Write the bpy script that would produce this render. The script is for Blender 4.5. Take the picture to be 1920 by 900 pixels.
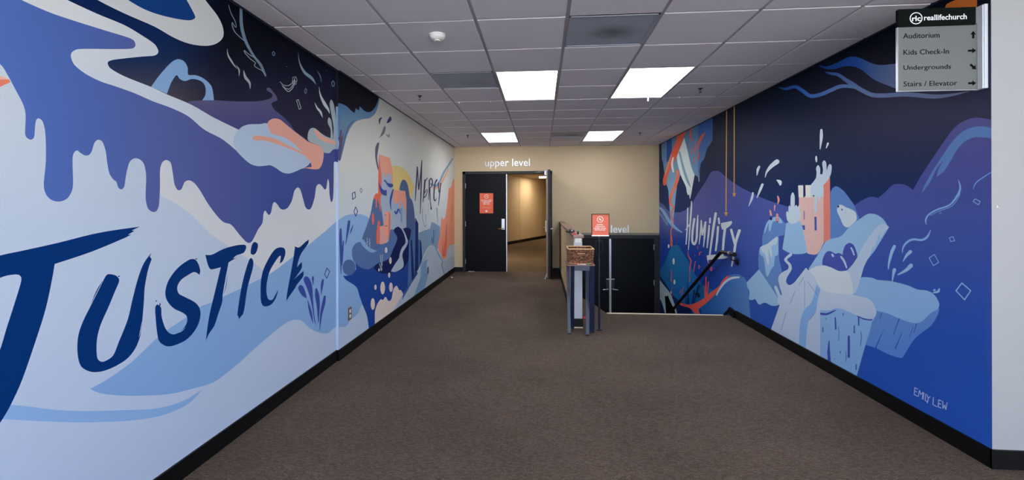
import bpy, bmesh, math, random
from mathutils import Vector, Matrix, geometry
random.seed(7)
C = bpy.context.scene.collection
for o in list(bpy.data.objects): bpy.data.objects.remove(o)

# ---------------------------------------------------------------- camera
F, CX, CY = 880.03, 940.0, 384.015          # pixels of the 1920x900 frame
YAW, PITCH, ROLL, HC = .08501, .00063, -.00205, 1.42
_cy, _sy, _cp, _sp = math.cos(YAW), math.sin(YAW), math.cos(PITCH), math.sin(PITCH)
FWD = Vector((-_sy*_cp, _cy*_cp, _sp)); RT0 = Vector((_cy, _sy, 0)); UP0 = RT0.cross(FWD)
RT = RT0*math.cos(ROLL) + UP0*math.sin(ROLL); UP = -RT0*math.sin(ROLL) + UP0*math.cos(ROLL)
EYE = Vector((0, 0, HC))
cam = bpy.data.cameras.new('camera'); co = bpy.data.objects.new('camera', cam); C.objects.link(co)
m = Matrix((RT, UP, -FWD)).transposed().to_4x4(); m.translation = EYE; co.matrix_world = m
cam.sensor_width = 36; cam.lens = F/1920*36
cam.shift_x = (960-CX)/1920; cam.shift_y = (CY-450)/1920
cam.clip_start = .05; cam.clip_end = 200
bpy.context.scene.camera = co

# ---------------------------------------------------------------- daylight, exposure
WORLD_STRENGTH = 3.3
PANEL_STRENGTH = 4.6
CORR_STRENGTH = 20.0
w = bpy.data.worlds.new('sky'); bpy.context.scene.world = w; w.use_nodes = True
bg = w.node_tree.nodes['Background']
bg.inputs[0].default_value = (.74, .85, 1.0, 1); bg.inputs[1].default_value = WORLD_STRENGTH
sl = bpy.data.lights.new('sun', 'SUN'); sl.energy = 24; sl.angle = .01; sl.color = (1, .95, .88)  # added sun, lights the unseen paving so its bounce lifts the ceiling
so = bpy.data.objects.new('sun', sl); C.objects.link(so); so.rotation_euler = (math.radians(-38), 0, math.radians(12)); so.location = (0, 5, 12)
vs = bpy.context.scene.view_settings
vs.view_transform = 'Standard'; vs.look = 'None'; vs.exposure = 1.15; vs.gamma = 1
try: vs.use_curve_mapping = False
except Exception: pass

# ---------------------------------------------------------------- helpers
def lin(c):
    c = c/255.0
    return c/12.92 if c <= .04045 else ((c+.055)/1.055)**2.4
def col(r, g, b, k=1.0): return (min(lin(r)*k, .95), min(lin(g)*k, .95), min(lin(b)*k, .95), 1)

def ray(px, py): return FWD + RT*((px-CX)/F) - UP*((py-CY)/F)
def at(px, py, ax, v):
    d = ray(px, py); return EYE + d*((v-EYE[ax])/d[ax])
def proj(p):
    q = Vector(p)-EYE; z = q.dot(FWD); return (CX+F*q.dot(RT)/z, CY-F*q.dot(UP)/z)

def mat(name, rgb, rough=.6, metal=0, spec=.5, noise=0, nscale=40, bump=0, bscale=200, emit=None, es=0):
    m = bpy.data.materials.new(name); m.use_nodes = True
    nt = m.node_tree; b = nt.nodes['Principled BSDF']
    b.inputs['Base Color'].default_value = rgb; b.inputs['Roughness'].default_value = rough
    b.inputs['Metallic'].default_value = metal; b.inputs['Specular IOR Level'].default_value = spec
    if noise or bump:
        tc = nt.nodes.new('ShaderNodeTexCoord')
    if noise:
        n = nt.nodes.new('ShaderNodeTexNoise'); n.inputs['Scale'].default_value = nscale; n.inputs['Detail'].default_value = 4
        nt.links.new(tc.outputs['Object'], n.inputs['Vector'])
        mr = nt.nodes.new('ShaderNodeMapRange'); mr.inputs[3].default_value = 1-noise; mr.inputs[4].default_value = 1+noise
        nt.links.new(n.outputs['Fac'], mr.inputs[0])
        mx = nt.nodes.new('ShaderNodeVectorMath'); mx.operation = 'SCALE'; mx.inputs[0].default_value = rgb[:3]
        nt.links.new(mr.outputs[0], mx.inputs['Scale']); nt.links.new(mx.outputs[0], b.inputs['Base Color'])
    if bump:
        n2 = nt.nodes.new('ShaderNodeTexNoise'); n2.inputs['Scale'].default_value = bscale; n2.inputs['Detail'].default_value = 2
        nt.links.new(tc.outputs['Object'], n2.inputs['Vector'])
        bp = nt.nodes.new('ShaderNodeBump'); bp.inputs['Strength'].default_value = bump; bp.inputs['Distance'].default_value = .002
        nt.links.new(n2.outputs['Fac'], bp.inputs['Height']); nt.links.new(bp.outputs[0], b.inputs['Normal'])
    if emit:
        b.inputs['Emission Color'].default_value = emit; b.inputs['Emission Strength'].default_value = es
    return m

class MB:
    def __init__(s): s.v = []; s.f = []
    def add(s, vs_, fs):
        n = len(s.v); s.v += [tuple(v) for v in vs_]; s.f += [tuple(n+i for i in f) for f in fs]; return s
    def box(s, x0, x1, y0, y1, z0, z1, bev=0):
        if bev:
            bm = bmesh.new(); bmesh.ops.create_cube(bm, size=1)
            for v in bm.verts: v.co = Vector((x0+(v.co.x+.5)*(x1-x0), y0+(v.co.y+.5)*(y1-y0), z0+(v.co.z+.5)*(z1-z0)))
            bmesh.ops.bevel(bm, geom=bm.edges[:], offset=bev, segments=2, affect='EDGES', profile=.5)
            bm.verts.index_update(); s.add([v.co for v in bm.verts], [[v.index for v in f.verts] for f in bm.faces]); bm.free(); return s
        return s.add([(x0,y0,z0),(x1,y0,z0),(x1,y1,z0),(x0,y1,z0),(x0,y0,z1),(x1,y0,z1),(x1,y1,z1),(x0,y1,z1)],
              [(0,3,2,1),(4,5,6,7),(0,1,5,4),(1,2,6,5),(2,3,7,6),(3,0,4,7)])
    def beam(s, a, b, wx, wy, ref=(0,0,1)):           # box bar from a to b, cross-section wx by wy
        a, b = Vector(a), Vector(b); d = (b-a).normalized(); r = Vector(ref)
        if abs(d.dot(r)) > .95: r = Vector((0,1,0))
        u = d.cross(r).normalized(); v = u.cross(d)
        P = [p+u*(i*wx/2)+v*(j*wy/2) for p in (a, b) for i, j in ((-1,-1),(1,-1),(1,1),(-1,1))]
        return s.add(P, [(0,3,2,1),(4,5,6,7),(0,1,5,4),(1,2,6,5),(2,3,7,6),(3,0,4,7)])
    def tube(s, pts, r, n=12, caps=True):
        pts = [Vector(p) for p in pts]; rs = r if isinstance(r, (list, tuple)) else [r]*len(pts)
        n0 = len(s.v); prev = None
        for i, p in enumerate(pts):
            d = (pts[min(i+1, len(pts)-1)] - pts[max(i-1, 0)]).normalized()
            if prev is None: u = d.cross(Vector((0,0,1)) if abs(d.z) < .9 else Vector((1,0,0))).normalized()
            else: u = (prev - d*prev.dot(d)).normalized()
            prev = u; v = d.cross(u)
            for k in range(n):
                a = 2*math.pi*k/n; s.v.append(tuple(p+u*(math.cos(a)*rs[i])+v*(math.sin(a)*rs[i])))
        for i in range(len(pts)-1):
            for k in range(n):
                a = n0+i*n+k; b = n0+i*n+(k+1) % n; s.f.append((a, b, b+n, a+n))
        if caps:
            s.f.append(tuple(n0+k for k in range(n))[::-1]); s.f.append(tuple(n0+(len(pts)-1)*n+k for k in range(n)))
        return s
    def prism(s, poly, z0, z1):                       # xy polygon extruded in z
        n = len(poly); P = [(x, y, z0) for x, y in poly]+[(x, y, z1) for x, y in poly]
        return s.add(P, [tuple(range(n))[::-1], tuple(range(n, 2*n))]+[(i, (i+1) % n, (i+1) % n+n, i+n) for i in range(n)])
    def prism_x(s, poly, x0, x1):                     # yz polygon extruded in x
        n = len(poly); P = [(x0, y, z) for y, z in poly]+[(x1, y, z) for y, z in poly]
        return s.add(P, [tuple(range(n))[::-1], tuple(range(n, 2*n))]+[(i, (i+1) % n, (i+1) % n+n, i+n) for i in range(n)])
    def prism_y(s, poly, y0, y1):                     # xz polygon extruded in y
        n = len(poly); P = [(x, y0, z) for x, z in poly]+[(x, y1, z) for x, z in poly]
        return s.add(P, [tuple(range(n)), tuple(range(n, 2*n))[::-1]]+[(i, i+n, (i+1) % n+n, (i+1) % n) for i in range(n)])
    def build(s, name, mt, parent=None, smooth=False, base=None):
        me = bpy.data.meshes.new(name)
        off = Vector((0,0,0)) if base is None else Vector(base)
        me.from_pydata([tuple(Vector(v)-off) for v in s.v], [], s.f)
        bm = bmesh.new(); bm.from_mesh(me); bmesh.ops.recalc_face_normals(bm, faces=bm.faces); bm.to_mesh(me); bm.free()
        me.materials.append(mt)
        if smooth:
            for p in me.polygons: p.use_smooth = True
            try: me.set_sharp_from_angle(angle=math.radians(40))
            except Exception: pass
        o = bpy.data.objects.new(name, me); C.objects.link(o)
        if parent is not None:
            o.parent = parent; o.location = off - parent.location if base is not None else -parent.location
        else: o.location = off
        return o

def thing(name, label, cat, loc=(0,0,0), group=None):
    o = bpy.data.objects.new(name, None); o.empty_display_size = .1; C.objects.link(o); o.location = loc
    o['label'] = label; o['category'] = cat
    if group: o['group'] = group
    return o
def tag(o, label=None, cat=None, group=None):
    if label: o['label'] = label
    if cat: o['category'] = cat
    if group: o['group'] = group
    return o
def struct(o): o['kind'] = 'structure'; return o
def sempty(name, loc=(0,0,0)):
    o = bpy.data.objects.new(name, None); o.empty_display_size = .1; C.objects.link(o); o.location = loc; return struct(o)

def text_geo(s, width=None, height=None, bold=0, depth=.002, align='LEFT', spacing=1.0):
    """verts, faces of a word in the xz plane facing -y, left-bottom at the origin"""
    cu = bpy.data.curves.new('t', 'FONT'); cu.body = s; cu.size = 1; cu.extrude = .5; cu.offset = bold; cu.align_x = align
    cu.resolution_u = 3; cu.space_character = spacing
    ob = bpy.data.objects.new('t', cu); C.objects.link(ob)
    dg = bpy.context.evaluated_depsgraph_get(); dg.update()
    me = bpy.data.meshes.new_from_object(ob.evaluated_get(dg))
    vs_ = [v.co.copy() for v in me.vertices]; fs = [tuple(p.vertices) for p in me.polygons]
    bpy.data.objects.remove(ob); bpy.data.curves.remove(cu); bpy.data.meshes.remove(me)
    x0 = min(v.x for v in vs_); x1 = max(v.x for v in vs_); y0 = min(v.y for v in vs_); y1 = max(v.y for v in vs_)
    sx = (width/(x1-x0)) if width else None; sy = (height/(y1-y0)) if height else None
    if sx is None: sx = sy
    if sy is None: sy = sx
    return [Vector(((v.x-x0)*sx, -v.z*depth, (v.y-y0)*sy)) for v in vs_], fs

def islands(vs_, fs):
    par = list(range(len(vs_)))
    key = {}
    for i, v in enumerate(vs_):
        k = (round(v.x, 5), round(v.y, 5), round(v.z, 5))
        if k in key: par[i] = key[k]
        else: key[k] = i
    def find(i):
        while par[i] != i: par[i] = par[par[i]]; i = par[i]
        return i
    for f in fs:
        a = find(f[0])
        for j in f[1:]:
            b = find(j)
            if b != a: par[b] = a
    g = {}
    for f in fs: g.setdefault(find(f[0]), []).append(f)
    out = []
    for k, ff in g.items():
        used = sorted({i for f in ff for i in f}); mp = {i: n for n, i in enumerate(used)}
        out.append(([vs_[i] for i in used], [tuple(mp[i] for i in f) for f in ff]))
    out.sort(key=lambda t: min(v.x for v in t[0]))
    return out
# ---------------------------------------------------------------- printed wall coverings
def cr(pts, closed, n=4):
    """Catmull-Rom through pts [(x,y[,w],corner)], corners stay sharp"""
    out = []; N = len(pts)
    rng = range(N) if closed else range(N-1)
    for i in rng:
        p1, p2 = pts[i], pts[(i+1) % N]
        p0 = pts[(i-1) % N] if (closed or i > 0) else p1
        p3 = pts[(i+2) % N] if (closed or i < N-2) else p2
        k = len(p1)-1
        d = math.hypot(p2[0]-p1[0], p2[1]-p1[1])
        t1 = [0]*k if p1[-1] else [(p2[j]-p0[j])/2 for j in range(k)]
        t2 = [0]*k if p2[-1] else [(p3[j]-p1[j])/2 for j in range(k)]
        # keep tangents no longer than the chord so uneven spacing does not loop
        for t in (t1, t2):
            l = math.hypot(t[0], t[1])
            if l > d*1.0 and l > 0:
                for j in range(k): t[j] *= d*1.0/l
        if p1[-1] and p2[-1] or d < 1.5: nn = 1
        else: nn = n
        for q in range(nn):
            t = q/nn; a = 2*t**3-3*t*t+1; b = t**3-2*t*t+t; c = -2*t**3+3*t*t; e = t**3-t*t
            out.append(tuple(a*p1[j]+b*t1[j]+c*p2[j]+e*t2[j] for j in range(k)))
    if not closed: out.append(tuple(pts[-1][:-1]))
    return out
def P(s):
    r = []
    for t in s.split():
        c = t.endswith('!'); t = t.rstrip('!'); r.append(tuple(float(q) for q in t.split(','))+(c,))
    return r
def S(key, color, s, smooth=True):
    pts = P(s)
    if not smooth: pts = [p[:-1]+(True,) for p in pts]
    return (key, color, [cr(pts, True)])
def L(key, color, s, smooth=True):
    pts = P(s)
    if not smooth or len(pts) < 3: pts = [p[:-1]+(not smooth,) for p in pts]
    c = cr(pts, False, 4) if len(pts) > 2 else [p[:-1] for p in pts]
    quads = []; LR = []
    for i, p in enumerate(c):
        a = c[max(i-1, 0)]; b = c[min(i+1, len(c)-1)]
        dx, dy = b[0]-a[0], b[1]-a[1]; l = math.hypot(dx, dy) or 1
        nx, ny = -dy/l*p[2]/2, dx/l*p[2]/2
        LR.append(((p[0]+nx, p[1]+ny), (p[0]-nx, p[1]-ny)))
    for i in range(len(c)-1):
        quads.append([LR[i][0], LR[i+1][0], LR[i+1][1], LR[i][1]])
    for p in (c[0], c[-1]):
        if p[2] > 2.2:
            quads.append([(p[0]+p[2]/2*math.cos(a*math.pi/4), p[1]+p[2]/2*math.sin(a*math.pi/4)) for a in range(8)])
    return (key, color, quads)
def E(key, color, x, y, rx, ry, n=12):
    return (key, color, [[(x+rx*math.cos(2*math.pi*i/n), y+ry*math.sin(2*math.pi*i/n)) for i in range(n)]])
def O(key, color, s, w=1.3):                        # outline of a closed shape
    pts = [p[:2] for p in P(s)]; q = []
    for i in range(len(pts)):
        a, b = pts[i], pts[(i+1) % len(pts)]; dx, dy = b[0]-a[0], b[1]-a[1]; l = math.hypot(dx, dy) or 1
        nx, ny = -dy/l*w/2, dx/l*w/2; ex, ey = dx/l*w/3, dy/l*w/3
        q.append([(a[0]+nx-ex, a[1]+ny-ey), (b[0]+nx+ex, b[1]+ny+ey), (b[0]-nx+ex, b[1]-ny+ey), (a[0]-nx-ex, a[1]-ny-ey)])
    return (key, color, q)
def G(*stops):                                      # colour gradient down the picture: (y, (r,g,b)), ...
    st = [(y, tuple(lin(q) for q in c)) for y, c in stops]
    def f(x, y):
        if y <= st[0][0]: return st[0][1]
        for (y0, c0), (y1, c1) in zip(st, st[1:]):
            if y <= y1:
                t = (y-y0)/(y1-y0); return tuple(c0[i]+(c1[i]-c0[i])*t for i in range(3))
        return st[-1][1]
    return f
def H(*stops):                                      # the same, across the picture
    g = G(*stops); return lambda x, y: g(y, x)

def inside(poly, x, y):
    c = False; j = len(poly)-1
    for i in range(len(poly)):
        xi, yi = poly[i]; xj, yj = poly[j]
        if (yi > y) != (yj > y) and x < (xj-xi)*(y-yi)/(yj-yi)+xi: c = not c
        j = i
    return c

def mural(root, region, layers, X, gain, mt, step=26):
    """one flat print on the plane x = X; every picture element its own flat child"""
    layers = [(k if k.startswith(('background', 'letter', 'signature')) else '%s#%d' % (k.split('#')[0], i), c, p) for i, (k, c, p) in enumerate(layers)]
    x0 = min(p[0] for p in region); x1 = max(p[0] for p in region); y0 = min(p[1] for p in region); y1 = max(p[1] for p in region)
    polys = []
    for li, (key, color, ps) in enumerate(layers):
        for p in ps:
            bx = (min(q[0] for q in p), max(q[0] for q in p), min(q[1] for q in p), max(q[1] for q in p))
            if bx[1] < x0 or bx[0] > x1 or bx[3] < y0 or bx[2] > y1: continue
            polys.append((li, p, bx))
    vs_, es = [], []
    for p in [region]+[q[1] for q in polys]:
        n = len(vs_); vs_ += [Vector((a, b)) for a, b in p]; es += [(n+i, n+(i+1) % len(p)) for i in range(len(p))]
    gx = x0+step*.37
    while gx < x1:
        gy = y0+step*.41
        while gy < y1:
            if inside(region, gx, gy): vs_.append(Vector((gx+random.uniform(-2, 2), gy+random.uniform(-2, 2))))
            gy += step
        gx += step
    V, Ed, Fa, _a, _b, _c = geometry.delaunay_2d_cdt(vs_, es, [], 0, 1e-4)
    W3 = []
    for v in V:
        W3.append(at(v.x, v.y, 0, X))
    groups = {}
    for f in Fa:
        cx_ = sum(V[i].x for i in f)/len(f); cy_ = sum(V[i].y for i in f)/len(f)
        if not inside(region, cx_, cy_): continue
        top = None
        for li, p, bx in reversed(polys):
            if bx[0] <= cx_ <= bx[1] and bx[2] <= cy_ <= bx[3] and inside(p, cx_, cy_): top = li; break
        if top is None: top = 0
        groups.setdefault(layers[top][0], []).append((f, top))
    for key, fl in groups.items():
        used = sorted({i for f, _ in fl for i in f}); mp = {i: n for n, i in enumerate(used)}
        me = bpy.data.meshes.new(key.split('#')[0])
        me.from_pydata([tuple(W3[i]-root.location) for i in used], [], [tuple(mp[i] for i in f) for f, _ in fl])
        ca = me.color_attributes.new('print', 'FLOAT_COLOR', 'CORNER')
        for pl, (f, top) in zip(me.polygons, fl):
            cc = layers[top][1]
            for li_, vi in zip(pl.loop_indices, f):
                r, g_, b = cc(V[vi].x, V[vi].y) if callable(cc) else tuple(lin(q) for q in cc)
                r, g_, b = r*gain[0], g_*gain[1], b*gain[2]; mx_ = max(r, g_, b)
                if mx_ > .9: r, g_, b = r*.9/mx_, g_*.9/mx_, b*.9/mx_
                ca.data[li_].color = (r, g_, b, 1)
        bm = bmesh.new(); bm.from_mesh(me)
        want = 1 if X < 0 else -1
        for fc in bm.faces:
            fc.normal_update()
            if fc.normal.x*want < 0: fc.normal_flip()
        bm.to_mesh(me); bm.free()
        me.materials.append(mt)
        o = bpy.data.objects.new(key.split('#')[0], me); C.objects.link(o); o.parent = root

PALE=(178,192,214); LBLUE=(124,160,206); NAVY=(4,46,106); WARM=(198,201,208); INDIGO=(54,72,148); WHITE=(188,196,202)
DARK=(11,13,26)
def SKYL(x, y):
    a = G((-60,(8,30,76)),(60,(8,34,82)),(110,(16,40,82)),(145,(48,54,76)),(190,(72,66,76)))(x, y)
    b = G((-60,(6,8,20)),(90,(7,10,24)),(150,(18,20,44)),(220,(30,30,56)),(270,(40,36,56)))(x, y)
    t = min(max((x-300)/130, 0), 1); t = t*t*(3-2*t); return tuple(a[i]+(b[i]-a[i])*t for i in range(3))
VAL=H((0,(76,104,174)),(160,(74,98,166)),(300,(80,92,152)),(420,(76,86,144)),(520,(58,76,142)),(640,(64,72,130)))
SALM=(220,160,146); DRIP='paint_drip'
LEFT = [
 ('background', G((-100,(186,194,204)),(150,(186,196,208)),(420,(176,190,212)),(900,(166,182,214))), [[(-1200,-1200),(1200,-1200),(1200,1500),(-1200,1500)]]),  # bluer downwards: daylight tint put into the pale ground colour
 S('mountain#warm', WARM, "298,360 333,383 367,410 393,437 430,463 455,479 475,492 497,509 515,520 600,470 646,410 646,280 560,280 420,360 300,290!"),
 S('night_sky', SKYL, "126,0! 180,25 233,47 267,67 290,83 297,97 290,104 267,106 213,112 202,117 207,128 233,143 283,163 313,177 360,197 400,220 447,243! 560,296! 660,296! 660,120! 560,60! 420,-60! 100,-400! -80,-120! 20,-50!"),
 S('hill#purple', G((165,(92,88,122)),(240,(66,66,122))), "330,215! 350,193 365,189 400,188 440,190 480,190 500,187 510,182 510,176 500,169 501,165 506,165 511,171 518,180 520,188 511,192 509,196 515,206 531,219 544,232 553,246 575,262 605,300! 470,320!"),
 S('swirl#band', G((0,(205,208,212)),(200,(190,200,214))), "40,0! 90,22 133,37 200,58 233,68 250,75 254,85 248,91 213,92 147,92 135,98 133,107 140,122 160,138 187,152 217,162 253,175 287,190 320,202 353,218 383,243 420,263 460,298! 480,290! 447,243! 400,220 360,197 313,177 283,163 233,143 207,128 202,117 213,112 267,106 290,104 297,97 290,83 267,67 233,47 180,25 126,0! -60,-80! -140,-60!"),
 S('swirl#loop', (198,202,206), "-60,-200! 60,-70 183,0 233,25 290,50 325,70 355,82 385,86 405,82 418,70 418,52 408,30 385,0 350,-50 300,-140! 100,-300!"),
 S('swirl#inner', G((-60,(20,66,130)),(30,(14,58,124))), "60,-100! 180,-38 240,0 270,17 300,28 335,36 357,38 366,33 362,22 350,0 325,-40 280,-120!"),
 S(DRIP, VAL, "0,120 15,142 30,170 43,195 48,215 47,250 50,258 58,262 64,257 66,235 68,225 73,222 80,228 85,250 86,300 82,345 85,362 95,374 110,378 125,373 134,360 137,345 136,300 138,288 144,282 150,286 158,291 166,291 172,284 177,268 184,262 192,266 198,283 201,305 205,325 212,336 218,341 222,352 228,355 233,350 237,325 243,304 252,297 262,299 270,308 274,330 273,370 277,390 285,397 293,396 298,385 300,350 300,320 304,305 312,300 320,305 324,325 327,345 333,356 340,355 346,342 354,338 364,343 375,357 390,382 408,406 420,417 433,421 449,440 461,453 468,455.5 474,450 484,430 492,418 494,401 497,395 501,400 504,403 508,399 511,384 514,379 519,382 525.5,391 532,393 539,390 547,377 552,358 558,351.5 563,355.5 568,372 573,389 579,393 584,389 590,370 593,350 598,345 603,348 609,355.5 612,352 614,339 615.5,336 617,343 618,365.5 621,379 624,374 625.5,352 626,305 628,303 640,303! 640,278! 600,283 575,300! 470,300! 460,298! 420,263 383,243 353,218 320,202 287,190 253,175 217,162 187,152 160,138 140,122 133,107 135,98 147,92 213,92 248,91 254,85 250,75 233,68 200,58 133,37 90,22 40,0! -60,-60! -400,-300! -400,60! -60,80!"),
 S('sliver#a', (222,172,158), "-30,140! 0,142! 15,147! 20,154! 0,152! -30,152!"),
 S('sliver#b', (214,120,98), "-30,150! 0,149! 17,149! 20,154! 0,163! -30,175!"),
 S('heart_splash', (128,162,205), "283,163! 300,140 320,118 333,111 345,115 352,127 353,140 367,141 383,148 397,163 401,188! 379,188! 385,178 385,163 377,152 360,148 347,152 337,148 331,141 322,153 317,165 313,176!"),
 S('swirl#small', (158,170,178), "577,261 578,248 583,240.5 591,240.7 600,248 611,255.5 621,259 632,261 646,265! 646,279! 631,279 624,281 618,286.7 611,287 605.5,284.5 598,273 582,266.7"),
 S('swirl#salmonsmall', SALM, "589,243 597,246 604,254.5 615.5,260 630,265.5! 630,272! 620,269 609,265.5 598,259 590,248"),
 S('swirl#blob', (170,188,212), "448,243 455.5,236.7 468,233 487,232.7 501,231.5 560,270! 590,300! 584,303 575,312 564,317 553,322 541,325.5 529,323 518,315.5 507,310 495.5,311 484,311.5 471,308 458,298 442,281 438,268 440,252"),
 S('swirl#salmon', SALM, "501.5,231.5 507,224.5 515.5,222 525.5,224.5 538,234.5 553,246.7 569,259 580,266.7 595.5,272 605.5,281 606.7,294.5 603,310 596.7,317 584,317 573,315.5 564,316.7! 572,314.5 584.5,313! 581,302 571,292 553,283 531,274.5 509,266.7 491,263 478,263 473,259 478,254 491,255 504,257 518,261 538,271 558,281 569,285.5! 560,279 551,269 531,256.7 513,252 505.5,245.5"),
 S('swirl#plume', (158,170,178), "621,186.7 625.5,194.5 629,216.7 631,250 631,262 625,260 625.5,239 620,208 618,194.5"),
 S('swirl#plumeb', (158,170,178), "614.5,225.5 616.7,220 621,225.5 623,243 624,259 620,258.5 620,243 615,232"),
 L('wisp', WHITE, "598,163,.5 601,179,3 609,195.5,6 615.5,205.5,4 618,213,.5"),
 L('wisp', WHITE, "590,192,.5 594.5,202,3 601,210,4 605,221,.5"),
 L('wisp', (130,152,170), "559,99,.5 562,118,2 571,135.5,5 584.5,146.7,5 592.5,158,.5"),
 L('wisp', (90,130,160), "594.5,132.7,.5 600,142,2 602.7,154.5,.5"),
 L('wisp', (165,170,175), "426,91.5,.5 428,104.5,2.5 439,121,4 448,131,3.2 448,142.7,.5"),
 L('wisp', (24,26,44), "429,103,.3 440,120,1.8 446,130,1 447,134,.3"),
 L('wisp', (165,170,175), "456.7,131.5,.5 460,144.5,5 468,155.5,4 469,167,.5"),
 L('feather', (110,132,156), "452,16,5 453,49,6 461,78,5.5 475.5,104.5,4 489,122,5 498,142,3"),
 L('feather', (130,150,172), "428.5,9,1.2 433,24.5,1.2 441,40,1.3 443,51,1.2 439,48,1.2 435.5,42,1.2 435.5,49,1.3 442,62,1.4 460,78,1.3"),
 L('feather', (150,158,166), "479,109,1.4 467,102,1.4 458,94.5,1.4 460,100,1.4 469,110,1.4 479,118,1.4 476.7,123,1.4 484.5,129,1.4 491,132,1.4 497,140,1.4"),
 L('wisp', WHITE, "524.5,153,.6 533,160,1.1 542,160,1.1 550,153,1.1 553,146,.8"),
 L('wisp', WHITE, "528,159,.6 535.5,165.5,1.1 543,166.7,1.1 551,156,1.1 553,150,.8"),
 L('wisp', WHITE, "530,162,.6 537,169.5,1.1 542,171.5,1.2 549,164.5,1.1 554,152,.8"),
 O('ring', (150,160,170), "549,145 555,144 557,150 555,158 550,159 548,153", 1),
 L('ring', (150,160,170), "549,152,1 556,152,1"),
 O('ring', (110,150,190), "513,96.5 515.5,100 514.5,104 511.5,103.5 510.5,99", 1.1),
 O('ring', (110,150,180), "624.5,151.5 627.2,156 626,162 623,161 621.8,155", 1.3),
 O('ring', (130,135,150), "573,165.5 575.5,169 573,175.5 570.8,172", 1),
 O('ring', (165,168,172), "556,188 559.5,186.7 564.5,203 561,205", 1.2),
 O('ring', (130,140,155), "646.7,170.5 651,171 651,184 647,183.5", 1.3),
 O('ring', (90,120,145), "663,168 665.2,172 663,176.5 660.8,172", .9),
 O('ring', (120,130,145), "659,203 661,202 660.5,208 658.5,208", .9),
 E('dot', (90,110,160), 538,125, 1,1,6), E('dot', (70,80,110), 530,84.5,.8,.8,6), E('dot', (70,90,120), 559,113,.8,.8,6), E('dot', (70,90,120), 613,132,.8,1.2,6), E('dot', (60,90,130), 679,188,.8,1.2,6), E('dot',(60,90,130),654,172,.7,.8,6),
 S('river', G((420,(130,164,206)),(740,(120,156,206))), "169,729! 200,712 243,682 267,660 293,635 314.5,618 348,596 375.5,575 400,566 419,556 443.5,545 468,532.7 490,521.7 512,509.5 546,484 580,458 609.6,433.7 630,416 646,405 663,401 678,402 691,408 720,430! 720,520! 690,560 678,572 671,588 657,600 649,612 640,613 631,613 625.5,615.5 615.5,624.5 604.5,625 591,621 578,613 566.7,602 555.5,599.5 544.5,601.5 531,609 509,626.7 475.5,655.5 449,680 427,698 400,717 360,729 317,739 260,742 217,741 187,737"),
 S('brush_stroke', (128,164,212), "-100,752! 22,759 60,763 110,769 167,770.7 233,769 283,767 320,760 353,747 380,729! 360,752 333,768 300,780 260,787 207,791 140,792 83,790 10,786 -100,775!"),
 S('letter#J', NAVY, "-300,560! -60,496 0,479 42,470 105.5,456 169,440 211,432 262.5,425! 247,432! 252,433! 240,440! 246,440! 232,447 169,473 102.5,495! 99,517 86.5,576 69.6,631 42,711 21,757.5 4,787 -20,820 -60,865 -130,900! -180,860! -90,790 -40,735 -15,690 0,656 12.7,614 25,576 38,534 40,521 34,515 17,516 0,521 -60,545 -300,640!"),
 S('letter#U', NAVY, "198,518 203,514 216,516 223,522.5 223,529 214.5,549 203,576.7 189.5,607 182.5,632 181,654.5 182.5,671 188,677.5 196,677.5 211.7,667 223,640.5 239.5,599 248,563 259,521 270,493 284,474! 281,481! 284.5,486! 278,504.5 271.5,538 270,563 267,599 263,629.5 253,654.5 236.7,674 211.7,689 189.5,696.7 170,697 153,688 146.5,671 145,646 148,624 156,601.7 167,579.5 181,551.7 192,529.5"),
 L('letter#U', NAVY, "192,527,.5 183,543,2 175,560,1 172,568,.5"), E('letter#U', NAVY, 223,518,2,1.2,7),
 L('letter#U', PALE, "266,604,.4 263.5,620,1.4 260.5,632,.4"),
 S('letter#S', NAVY, "364.5,486 354.7,487 334,501.7 317,524 310,546 313,563 325.5,578 342,586 350,593 350.5,604.5 342,618 328,626.7 317,624 309,613 303,593 302,576.7 295,571 291,576.7 292,599 295,626.7 299,640.5 311.7,649 325.5,648 348,638 364.5,621 374,601.7 375.5,582 367,568 345,556 335,550 332.5,538 339.5,525 353,515.5 364.5,510 374,515.5! 375.5,507 371,493"),
 E('letter#S', NAVY, 368,485.5,1.8,1.2,7), E('letter#S', NAVY, 300,571,1.3,3,7), E('letter#S', NAVY, 293,564.5,1.5,1.2,7), L('letter#S', LBLUE, "331,625,.4 340,621,1.5 348,614,.4"),
 S('letter#T', NAVY, "385,477.7! 397,477.7 419,466.7 443,460 459,459 461.7,464 456.8,474 443,479 437,485! 444,483! 428.7,492! 424,515.6 417.7,552 416.5,567 410,586.5 401.8,611 392,625.6 386,639! 388,620.7 393,589 401.8,552 414,501! 403,504 394.5,504.6 389.6,496"),
 L('letter#T', NAVY, "426,517,.4 424,535,1 420,550,.4"),
 S('letter#I', NAVY, "467.8,486 471.5,484 475,490 474,503 464,540 459,574 455.6,589 451,594! 448,599! 447,593! 445,591 448,567 454,532.7 461.7,503"),
 S('letter#I', NAVY, "476,454 482.5,456 483.7,463 480,474 475,477.7 470,475 471.5,461.8"),
 S('letter#C', NAVY, "526.5,463.7 533.8,466.7 535,476.5 530,490 524.5,494! 526.5,480 521.6,482.6 507,505.8 500.8,527.8 499.6,547 503,560.8 510.6,562 516.7,552 521.6,542.5! 518,557 509,570.6 496,574.7 489.8,567 488.6,547 489.8,523 494.7,503 507,479 516.7,466.7"),
 S('letter#E', NAVY, "553,461.8! 560.7,464 572,454! 579,449! 577.8,457 565.6,474 559.5,488.7 557,501! 565.6,491! 565.6,503 551,524! 569,508! 568.5,518 555.8,535 544.8,552 536.7,564.5! 538.7,547 546,508 551,479"),
 L('letter#E', NAVY, "556,536,.4 550,544,1.2 544,553,.5"),
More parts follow.
